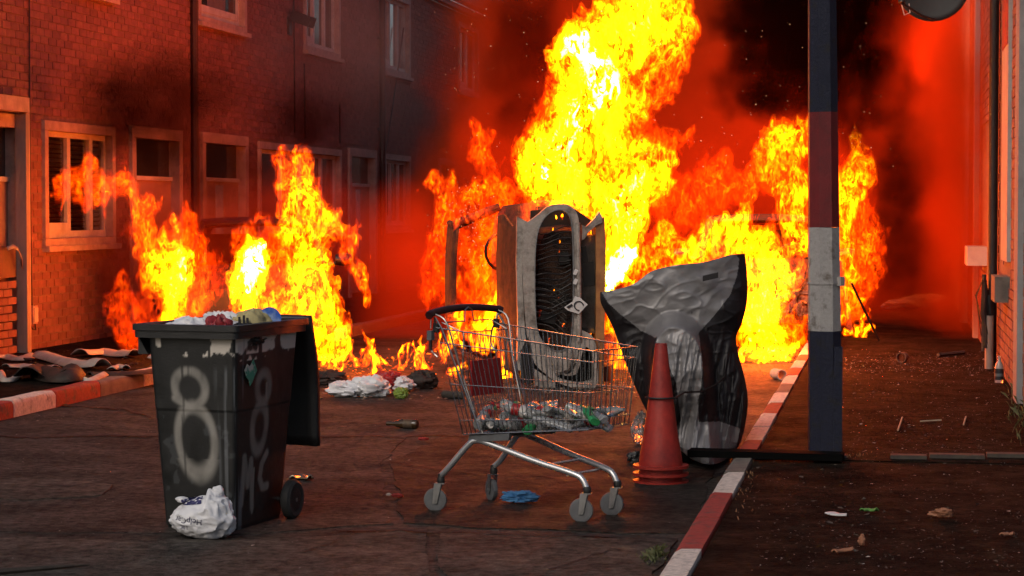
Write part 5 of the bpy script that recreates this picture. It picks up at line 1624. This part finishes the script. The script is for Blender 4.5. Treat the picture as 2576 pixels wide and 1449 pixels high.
# ================================================================== litter
def paper(pts_px, z, name, label, cat, m, curl=0.03, group=None, w_=0.08):
    if w_ > 0.05:
        curl, w_ = curl * 0.6, w_ * 0.62
    """a curling strip of sheet through ground points"""
    P = [gp(a, b, z) for a, b in pts_px]
    c = sum(P, Vector()) / len(P)
    t = thing(name, label, cat, c, 0, group)
    sp_ = spline([tuple(p - c) for p in P], 6)
    rows = []
    for i, p in enumerate(sp_):
        t_ = i / (len(sp_) - 1)
        d = Vector(sp_[min(i + 1, len(sp_) - 1)]) - Vector(sp_[max(i - 1, 0)])
        nrm = Vector((-d.y, d.x, 0)).normalized()
        rows.append([(p[0] + nrm.x * s * w_, p[1] + nrm.y * s * w_, 0.008 + curl * (1 - s * s) * (0.5 + n1(i * .5, s, label.__len__() * 1.7)) + curl * 2.0 * abs(t_ - .5) ** 2) for s in np.linspace(-1, 1, 7)])
    o = MB().grid(rows).build('sheet', m, t, True, 70)
    o.modifiers.new('thick', 'SOLIDIFY').thickness = 0.006
    return t
LP = PZ
g_ = 'torn papers on the left pavement'
paper([(-15, 905), (20, 903), (52, 908), (75, 903)], LP, 'torn_paper', 'ribbed pale paper strip at the left edge under the boarded doorway', 'paper', PAPER, .06, g_, .12)
paper([(14, 928), (60, 926), (95, 930), (138, 933)], LP, 'torn_paper', 'flat white folded paper below the ribbed strip', 'paper', PAPER, .05, g_, .13)
paper([(105, 905), (150, 912), (200, 925), (258, 930)], LP, 'torn_paper', 'largest curled paper roll in the middle of the left pavement', 'paper', PAPER, .11, g_, .17)
paper([(200, 900), (260, 893), (310, 898), (340, 900)], LP, 'torn_paper', 'long curled paper lying behind the largest roll', 'paper', PAPER, .09, g_, .16)
paper([(378, 905), (410, 906), (440, 903), (456, 893)], LP, 'torn_paper', 'small bent paper scrap alone near the flames on the left pavement', 'paper', PAPER, .05, g_, .08)
paper([(2, 945), (12, 962), (35, 958), (58, 940)], LP, 'torn_paper', 'hooked white paper curl at the left picture edge', 'paper', PAPER, .05, g_, .06)
paper([(195, 945), (205, 958), (225, 962), (262, 950)], LP, 'torn_paper', 'holed white paper curl near the red kerb stone', 'paper', PAPER, .05, g_, .07)
paper([(280, 935), (300, 928), (318, 932)], LP, 'torn_paper', 'little triangle of paper right of the largest roll', 'paper', PAPER, .05, g_, .07)
paper([(70, 962), (100, 950), (135, 958), (165, 965), (180, 958)], LP, 'roofing_felt', 'dark sheet of felt folded like a tent on the left pavement', 'felt', CHAR, .16, None, .2)
paper([(225, 950), (310, 946), (390, 938), (470, 925), (540, 918)], LP, 'roofing_felt', 'long dark strip of felt running towards the leaning flame', 'felt', CHAR, .05, None, .12)
paper([(370, 862), (400, 860), (440, 864)], LP, 'board', 'pale thin board lying against the brick wall behind the flames', 'board', PAPER, .02, None, .1)
# lumps of dirt on both pavements and the road
def scatter(name, n, boxes, size, m, seed, zt=None, flat=0.5, **k):
    rg_ = random.Random(seed)
    mb = MB()
    for i in range(n):
        x0_, x1_, y0_, y1_, z = rg_.choice(boxes)
        p = gp(rg_.uniform(x0_, x1_), rg_.uniform(y0_, y1_), z)
        if (z > 0.05) and (XKL - 0.14 < p.x < XKR + 0.14):
            continue
        if z < 0.05 and not (XKL < p.x < XKR):
            continue
        s = rg_.uniform(*size) * (1 if rg_.random() < .9 else 1.8)
        q = [Vector((rg_.uniform(-1, 1), rg_.uniform(-1, 1), rg_.uniform(0, 1) * flat)) * s for _ in range(6)]
        bmx = [q[0], q[1], q[2], q[3] + Vector((0, 0, s * flat * .5)), q[4]]
        mb.add([p + Vector((0, 0, 0.004)) + w_ for w_ in bmx], [(0, 1, 3), (1, 2, 3), (2, 0, 3), (0, 2, 1), (0, 4, 3), (2, 4, 1)])
    return mb.build(name, m, kind='stuff', **k)
scatter('dirt', 260, [(0, 380, 880, 960, PZ), (0, 640, 880, 930, PZ)], (0.008, 0.03), CHAR, 3)
scatter('rubble', 420, [(800, 1600, 955, 1010, 0), (1130, 1560, 960, 990, 0)], (0.008, 0.035), mat('rubble_mix', (0.1, 0.06, 0.04), 0.8, (0.35, 0.25, 0.18), 30), 4)
scatter('embers', 260, [(800, 1120, 880, 965, 0), (850, 1000, 900, 950, 0), (1530, 1640, 930, 985, 0), (1880, 2000, 905, 950, 0)], (0.006, 0.02), EMBER, 14, flat=0.5, label='glowing embers strewn over the road by the fires', category='embers')
scatter('paper_scraps', 170, [(0, 2000, 1000, 1440, 0), (0, 400, 1000, 1060, 0), (2140, 2570, 900, 1160, PZ), (1900, 2576, 1170, 1440, PZ)], (0.004, 0.011), PAPER, 5, flat=0.15)
scatter('broken_glass', 1500, [(2120, 2500, 880, 970, PZ), (2120, 2520, 960, 1140, PZ), (2120, 2500, 890, 940, PZ), (2120, 2480, 900, 935, PZ), (1540, 1640, 950, 990, 0)], (0.003, 0.009), SHARD, 6, flat=0.4)
scatter('broken_glass', 500, [(0, 1700, 990, 1440, 0), (1850, 2570, 1150, 1440, PZ)], (0.002, 0.005), SHARD, 7, flat=0.6)
scatter('gravel', 700, [(1880, 2576, 960, 1440, PZ)], (0.004, 0.011), mat('dark_gravel', (0.05, 0.042, 0.034), 0.85, (0.1, 0.08, 0.06), 40), 8, flat=0.6)

def lump(name, label, cat, px, py, z, rad, m, seed, amp=0.35, part='sheet', zo=None, rot=0.0, group=None):
    p = gp(px, py, z)
    t = thing(name, label, cat, p, YAW + rot, group)
    crumple((0, 0, rad[2] * (0.85 if zo is None else zo)), rad, seed, amp, (36, 24), 2.0, -rad[2] * 0.8).build(part, m, t, True, 60)
    return t
lump('rubbish_bag', 'crumpled white plastic bag left of the pile in the middle of the road', 'bag', 868, 998, 0, (0.14, 0.1, 0.07), BAGW, 41)
lump('rubbish_bag', 'white plastic bag in the middle of the pile on the road', 'bag', 935, 998, 0, (0.17, 0.12, 0.09), BAGW, 42)
lump('rubbish_bag', 'red plastic bag on the pile behind the white ones', 'bag', 975, 985, 0, (0.11, 0.1, 0.10), REDP, 43)
lump('rubbish_bag', 'white bag with a red edge right of the red bag on the road', 'bag', 1010, 985, 0, (0.11, 0.1, 0.075), BAGW, 44)
lump('rubbish_bag', 'small yellow green wrapper in front of the road pile', 'wrapper', 1010, 1003, 0, (0.07, 0.06, 0.05), GREEN, 45)
lump('charred_lump', 'charred black lump left of the white bags on the road', 'debris', 815, 968, 0, (0.2, 0.1, 0.07), CHAR, 46)
lump('charred_lump', 'charred leaning scrap right of the white bags on the road', 'debris', 1062, 978, 0, (0.14, 0.08, 0.09), CHAR, 47)
lump('blue_cloth', 'crumpled light blue glove under the shopping trolley', 'glove', 1310, 1262, 0.01, (0.095, 0.05, 0.03), BLUEC, 48, 0.5)
lump('film_wrap', 'clear crumpled film by the foot of the red cones', 'film', 1610, 1118, 0, (0.05, 0.06, 0.11), CLEARP, 49, .4)
lump('black_scrap', 'black crumpled scrap left of the cone stack base', 'debris', 1600, 1165, 0, (0.05, 0.05, 0.04), BLACKP, 50)
t = lump('orange_crisp', 'small orange crumb on the road left of the trolley wheel', 'litter', 1000, 1251, 0.01, (0.032, 0.02, 0.012), CONE, 51)
lump('orange_crisp', 'small orange scrap on the road further left of the trolley basket', 'litter', 1064, 1108, 0.01, (0.035, 0.02, 0.012), CONE, 52)
lump('pale_crumb', 'tiny pale crumb beside the orange crumb', 'litter', 978, 1247, 0.01, (0.014, 0.012, 0.008), PAPER, 53)
lump('debris_bag', 'pale slumped bag far along the right pavement', 'bag', 2322, 778, PZ, (0.35, 0.2, 0.12), BAGW, 54)
lump('debris_bag', 'second pale slumped bag left of the far one on the right pavement', 'bag', 2262, 780, PZ, (0.28, 0.2, 0.08), BAGW, 55)
lump('dead_leaf', 'curled brown dead leaf by the pavement crack near the right edge', 'leaf', 2370, 1300, PZ, (0.05, 0.035, 0.02), DLEAF, 56, .6, 'leaf')
lump('dead_leaf', 'upright orange dead leaf on the near pavement', 'leaf', 2168, 1372, PZ, (0.014, 0.014, 0.022), DLEAF, 57, .5, 'leaf')
paper([(2098, 1395), (2115, 1391), (2145, 1389)], PZ, 'dead_leaf', 'flat orange dead leaf in front of the upright one', 'leaf', DLEAF, .01, None, .016)
paper([(2520, 1352), (2535, 1349), (2550, 1350)], PZ, 'dead_leaf', 'flat orange leaf near the right picture edge', 'leaf', DLEAF, .01, None, .015)
paper([(2088, 1293), (2105, 1297), (2130, 1298)], PZ, 'paper_scrap', 'white folded paper scrap beside the green leaf', 'paper', PLATEW, .003, None, .03)
paper([(2168, 1290), (2185, 1288), (2205, 1291)], PZ, 'green_leaf', 'fresh green leaf on the near pavement', 'leaf', LEAFM, .012, None, .018)
paper([(735, 1212), (760, 1206), (780, 1212)], 0.0, 'foil_wrapper', 'shiny foil wrapper behind the wheelie bin wheel', 'wrapper', mat('foil', (0.7, 0.62, 0.45), 0.25, metal=0.9), .02, None, .025)
st_n = 'splintered wood sticks on the right pavement'
for (a, b, c, d, lab) in ((2259, 1082, 2270, 1050, 'bright pale stick lying upright nearest the striped post'), (2315, 1060, 2368, 1057, 'long thin stick lying across the right pavement'), (2424, 1068, 2430, 1048, 'short twisted stick nearest the right wall')):
    p, q = gp(a, b, PZ + .01), gp(c, d, PZ + .012)
    t = thing('wood_stick', lab, 'stick', (p + q) / 2, 0, st_n)
    MB().tube([p - (p + q) / 2, q - (p + q) / 2], 0.006, 5).build('stick', TWIG, t, True)
p, q = gp(-30, 1440, 0.02), gp(225, 1420, 0.012)
t = thing('black_stick', 'long charred stick lying at the lower left corner of the road', 'stick', (p + q) / 2)
MB().tube([p - (p + q) / 2, p.lerp(q, .6) - (p + q) / 2, q - (p + q) / 2], [0.018, 0.012, 0.004], 6).build('stick', LOGM, t, True)
p, q = gp(2110, 1, PZ) if False else gp(2360, 893, PZ + .02), gp(2425, 886, PZ + .02)
t = thing('wood_lath', 'dark lath lying across the far right pavement', 'lath', (p + q) / 2)
MB().tube([p - (p + q) / 2, q - (p + q) / 2], 0.022, 5).build('lath', LOGM, t, True)
# brown bottle, log end, tubes, clear bottle by the wall
def lying(name, label, cat, px, py, z, prof, m, yaw, n=16, part='body'):
    r = max(a for a, b in prof)
    p = gp(px, py, z)
    t = thing(name, label, cat, p, yaw)
    MB().lathe(prof, n, (0, 0, r), Matrix.Rotation(math.radians(90), 3, 'Y')).build(part, m, t, True, 45)
    return t
t = lying('brown_bottle', 'brown glass bottle lying in the road left of the trolley', 'bottle', 1018, 1078, 0.0, [(0.014, -.14), (0.016, -.13), (0.014, -.09), (0.03, -.04), (0.034, -.02), (0.034, 0.09), (0.03, 0.1)], BROWNG, YAW + 0.05 - .35)
MB().lathe([(0.0345, -.005), (0.0347, 0.0), (0.0347, 0.06), (0.0345, 0.065)], 16, (0, 0, 0.034), Matrix.Rotation(math.radians(90), 3, 'Y'), False).build('label', mat('dark_label', (0.12, 0.07, 0.03), 0.6, (0.05, 0.03, 0.02), 30), t, True)
t = lying('charred_log', 'charred log lying behind the trolley wire basket', 'log', 1140, 1003, 0.0, [(0.03, -.1), (0.034, -.09), (0.034, 0.09), (0.03, 0.1)], LOGM, YAW - 0.5)
MB().lathe([(0, .1), (0.022, .1), (0.022, .105), (0, .105)], 12, (0, 0, 0.034), Matrix.Rotation(math.radians(90), 3, 'Y')).build('cut_end', LOGE, t)
mb = MB()
pl = [(0.07 * math.cos(a), 0.07 * math.sin(a)) for a in np.linspace(0, 2 * math.pi, 24, endpoint=False)]
for nm, lab, px, py, z, r_, ln, yw in (('cardboard_tube', 'open cardboard tube lying against the far kerb by the flames', 2092 - 30, 940, PZ + .02, .05, .2, 0.4), ('cardboard_ring', 'broken ring of tube in the glass on the right pavement', 2270, 912, PZ, .05, .09, -.3)):
    if nm == 'cardboard_tube':
        px, py, z = 1958, 955, 0.0
    t = thing(nm, lab, 'tube', gp(px, py, z), yw)
    R_ = Matrix.Rotation(math.radians(90), 3, 'X')
    MB().ring([(r_ * math.cos(a), r_ * math.sin(a)) for a in np.linspace(0, 2 * math.pi, 24, endpoint=False)], [(r_ * .85 * math.cos(a), r_ * .85 * math.sin(a)) for a in np.linspace(0, 2 * math.pi, 24, endpoint=False)],
              lambda a, b, d: (a, d, b + r_), -ln / 2, ln / 2).build('tube', PAPER if nm == 'cardboard_tube' else mat('scorched_card', (0.16, 0.09, 0.06), 0.8), t, True, 40)
p = gp(2540, 963, PZ)
t = thing('glass_bottle', 'clear glass spirit bottle with a black label standing by the right wall', 'bottle', (min(p.x, XR - 0.08), p.y, PZ))
MB().lathe([(0.0, 0), (0.036, 0), (0.038, 0.01), (0.038, 0.13), (0.03, 0.16), (0.014, 0.185), (0.013, 0.215), (0.016, 0.217), (0.016, 0.23), (0.0, 0.23)], 20, caps=False).build('glass', GLASSB, t, True, 50)
MB().lathe([(0.0386, 0.025), (0.0388, 0.03), (0.0388, 0.115), (0.0386, 0.12)], 20, caps=False).build('label', INK, t, True)
MB().lathe([(0.0392, 0.055), (0.0393, 0.06), (0.0393, 0.075), (0.0392, 0.08)], 20, caps=False).build('label_print', GREYR, t, True)
# weeds along the edges
def weeds(name, spots, n, hgt, m, seed):
    rg_ = random.Random(seed)
    mb = MB()
    for i in range(n):
        a, b, z, sx, sy = rg_.choice(spots)
        p = gp(a + rg_.gauss(0, sx), b + rg_.gauss(0, sy), z)
        if z > .05 and p.x < XKR + 0.135:
            continue
        h_, q, ln = hgt * rg_.uniform(.3, 1), rg_.uniform(0, 6.28), rg_.uniform(.2, 1)
        dx, dy = math.cos(q), math.sin(q)
        wv = 0.004
        mb.add([p + Vector((-dy * wv, dx * wv, 0)), p + Vector((dy * wv, -dx * wv, 0)), p + Vector((dx * h_ * ln * .4 + dy * wv * .7, dy * h_ * ln * .4 - dx * wv * .7, h_ * .7)), p + Vector((dx * h_ * ln, dy * h_ * ln, h_ * .9))], [(0, 1, 2), (0, 2, 3)])
    return mb.build(name, m, kind='stuff')
weeds('weeds', [(2570, 1060, PZ, 12, 25), (2560, 990, PZ, 10, 10), (2560, 1030, PZ, 12, 20)], 120, 0.085, WEED, 1)
weeds('weeds', [(1655, 1400, 0, 10, 8), (1640, 1410, 0, 14, 6)], 120, 0.05, WEED, 2)
weeds('dry_grass', [(2150, 1148, PZ, 22, 4), (1885, 1195, PZ, 8, 10), (1870, 1250, PZ, 12, 25), (1900, 1110, PZ, 10, 30)], 90, 0.022, mat('dry_grass_blade', (0.22, 0.12, 0.05), 0.7), 3)
t = thing('box_fragment', 'pale crumpled card lying in the road patch by the kerb corner', 'card', gp(1610, 1385, 0.012))
bpy.data.objects.remove(t)

# ================================================================== smoke
def smoke_mat(name, groups, noise_scale, lo, hi, base, floor=0.35, peak=1.7, local=False, step=1.0, wobble=2.0, detail=2.0, aniso=0.2):
    """one cloud: every group is (colour, puffs); a puff = (centre in camera-aligned metres, radii, density)"""
    m, t, o = nmat(name)
    N, L = t.nodes.new, t.links.new
    tc = N('ShaderNodeTexCoord')
    pos = tc.outputs['Object']
    rot = N('ShaderNodeVectorRotate')
    rot.rotation_type = 'Z_AXIS'
    rot.inputs['Angle'].default_value = 0.0 if local else -YAW
    L(pos, rot.inputs['Vector'])
    no = N('ShaderNodeTexNoise')
    no.inputs['Scale'].default_value = noise_scale
    no.inputs['Detail'].default_value = detail
    no.inputs['Roughness'].default_value = 0.62
    L(pos, no.inputs['Vector'])
    # the puffs' outlines are pushed in and out by the same turbulence
    wob = N('ShaderNodeVectorMath')
    wob.operation = 'MULTIPLY_ADD'
    L(no.outputs['Fac'], wob.inputs[0])
    wob.inputs[1].default_value = (wobble, -wobble, wobble)
    L(rot.outputs[0], wob.inputs[2])
    def vm(op, a, b):
        n = N('ShaderNodeVectorMath')
        n.operation = op
        for k, v in enumerate((a, b)):
            if v is None:
                continue
            if isinstance(v, tuple):
                n.inputs[k].default_value = v
            else:
                L(v, n.inputs[k])
        return n
    def mth(op, a, b):
        n = N('ShaderNodeMath')
        n.operation = op
        for k, v in enumerate((a, b)):
            if isinstance(v, (int, float)):
                n.inputs[k].default_value = v
            else:
                L(v, n.inputs[k])
        return n.outputs[0]
    nr = N('ShaderNodeMapRange')
    nr.inputs[1].default_value, nr.inputs[2].default_value = lo, hi
    nr.inputs[3].default_value, nr.inputs[4].default_value = floor, peak
    L(no.outputs['Fac'], nr.inputs[0])
    total, csum = None, None
    for gi, (colr, puffs) in enumerate(groups):
        tot = base if gi == 0 else 0.0
        for c, r, d in puffs:
            q = vm('SUBTRACT', wob.outputs[0], (c[0] + wobble / 2, c[1] - wobble / 2, c[2] + wobble / 2))
            q = vm('MULTIPLY', q.outputs[0], tuple(1.0 / r[k] for k in range(3)))
            q = vm('LENGTH', q.outputs[0], None)
            mr = N('ShaderNodeMapRange')
            mr.interpolation_type = 'SMOOTHSTEP'
            mr.inputs[1].default_value, mr.inputs[2].default_value = 1.0, 0.3
            mr.inputs[3].default_value, mr.inputs[4].default_value = 0.0, d
            L(q.outputs['Value'], mr.inputs[0])
            tot = mth('ADD', mr.outputs[0], tot)
        sc = N('ShaderNodeVectorMath')
        sc.operation = 'SCALE'
        sc.inputs[0].default_value = colr
        L(tot, sc.inputs['Scale'])
        csum = sc.outputs[0] if csum is None else vm('ADD', csum, sc.outputs[0]).outputs[0]
        total = tot if total is None else mth('ADD', total, tot)
    inv = mth('DIVIDE', 1.0, mth('ADD', total, 1e-5))
    fin = N('ShaderNodeVectorMath')
    fin.operation = 'SCALE'
    L(csum, fin.inputs[0])
    L(inv, fin.inputs['Scale'])
    dens = mth('MULTIPLY', total, nr.outputs[0])
    pv = N('ShaderNodeVolumePrincipled')
    pv.inputs['Anisotropy'].default_value = aniso
    L(fin.outputs[0], pv.inputs['Color'])
    L(dens, pv.inputs['Density'])
    L(pv.outputs[0], o.inputs['Volume'])
    m.cycles.volume_step_rate = step
    return m
def sb(px, py, v, ru, rv, rz, d):
    return (tuple(float(q) for q in uvz(px, py, v)), (ru, rv, rz), d)
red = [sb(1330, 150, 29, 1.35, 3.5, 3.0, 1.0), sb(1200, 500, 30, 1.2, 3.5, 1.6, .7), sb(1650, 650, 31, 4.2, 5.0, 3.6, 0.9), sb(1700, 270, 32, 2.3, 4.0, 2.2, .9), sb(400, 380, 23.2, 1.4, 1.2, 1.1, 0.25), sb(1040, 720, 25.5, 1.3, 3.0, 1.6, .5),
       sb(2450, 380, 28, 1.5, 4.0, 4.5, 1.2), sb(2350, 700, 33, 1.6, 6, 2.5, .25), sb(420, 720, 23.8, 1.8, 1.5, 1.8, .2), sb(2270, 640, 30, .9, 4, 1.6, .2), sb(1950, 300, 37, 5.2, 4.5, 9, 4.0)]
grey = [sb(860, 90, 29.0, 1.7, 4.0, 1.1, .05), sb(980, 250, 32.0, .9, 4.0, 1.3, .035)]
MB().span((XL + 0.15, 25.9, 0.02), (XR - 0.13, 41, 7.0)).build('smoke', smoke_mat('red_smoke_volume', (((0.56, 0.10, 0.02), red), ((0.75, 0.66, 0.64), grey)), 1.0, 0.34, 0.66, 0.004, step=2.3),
    kind='stuff', label='red lit smoke filling the street behind the fire', category='smoke')
# dense black billows, each in its own box laid along the view so that its steps stay fine
for lab, lo, hi, puffs, sc_ in (
    ('black smoke billowing above the right flames and round the striped post', (1.65, 21.2, 1.1), (4.8, 25.7, 5.0),
     [sb(2060, 30, 22.9, 1.15, 1.5, 1.25, 3.2), sb(1930, 190, 23.5, 0.75, 1.4, 0.5, 1.0), sb(2215, 240, 23.6, 0.6, 1.4, 0.9, 1.3), sb(2270, 420, 24.0, 0.42, 1.3, 0.7, 1.0)], 1.6),
    ('dark smoke drifting low over the far right pavement', (3.8, 23.8, 0.25), (5.2, 28.5, 3.0), [sb(2280, 600, 26.0, 0.42, 1.8, 0.9, .7), sb(2270, 480, 26.0, .4, 1.6, .6, .6)], 1.6),
    ('dark smoke rolling up the house fronts above the left flames', (-5.0, 21.9, 1.2), (-1.5, 27.0, 4.3), [sb(400, 260, 23.2, 1.2, 1.0, 0.85, 1.15), sb(560, 420, 24.5, 0.8, 0.9, 0.6, .7), sb(760, 295, 25.6, 0.6, 1.0, 0.4, .9)], 1.3),
    ('dark smoke curling up left of the tallest flame', (-0.75, 22.4, 1.9), (1.1, 25.6, 5.0), [sb(1340, 90, 24.0, 0.5, 1.3, 1.3, .8)], 1.4)):
    MB().span(lo, hi).build('smoke', smoke_mat('black_smoke_volume', (((0.014, 0.004, 0.003), puffs),), sc_, 0.36, 0.62, 0.0, 0.05, 2.2, True, 1.0, 1.3), None, kind='stuff', label=lab, category='smoke').rotation_euler = (0, 0, YAW)
# thinner red veils, lit by the flame lamps and the added fill beside them
for lab, lo, hi, puffs, sc_ in (
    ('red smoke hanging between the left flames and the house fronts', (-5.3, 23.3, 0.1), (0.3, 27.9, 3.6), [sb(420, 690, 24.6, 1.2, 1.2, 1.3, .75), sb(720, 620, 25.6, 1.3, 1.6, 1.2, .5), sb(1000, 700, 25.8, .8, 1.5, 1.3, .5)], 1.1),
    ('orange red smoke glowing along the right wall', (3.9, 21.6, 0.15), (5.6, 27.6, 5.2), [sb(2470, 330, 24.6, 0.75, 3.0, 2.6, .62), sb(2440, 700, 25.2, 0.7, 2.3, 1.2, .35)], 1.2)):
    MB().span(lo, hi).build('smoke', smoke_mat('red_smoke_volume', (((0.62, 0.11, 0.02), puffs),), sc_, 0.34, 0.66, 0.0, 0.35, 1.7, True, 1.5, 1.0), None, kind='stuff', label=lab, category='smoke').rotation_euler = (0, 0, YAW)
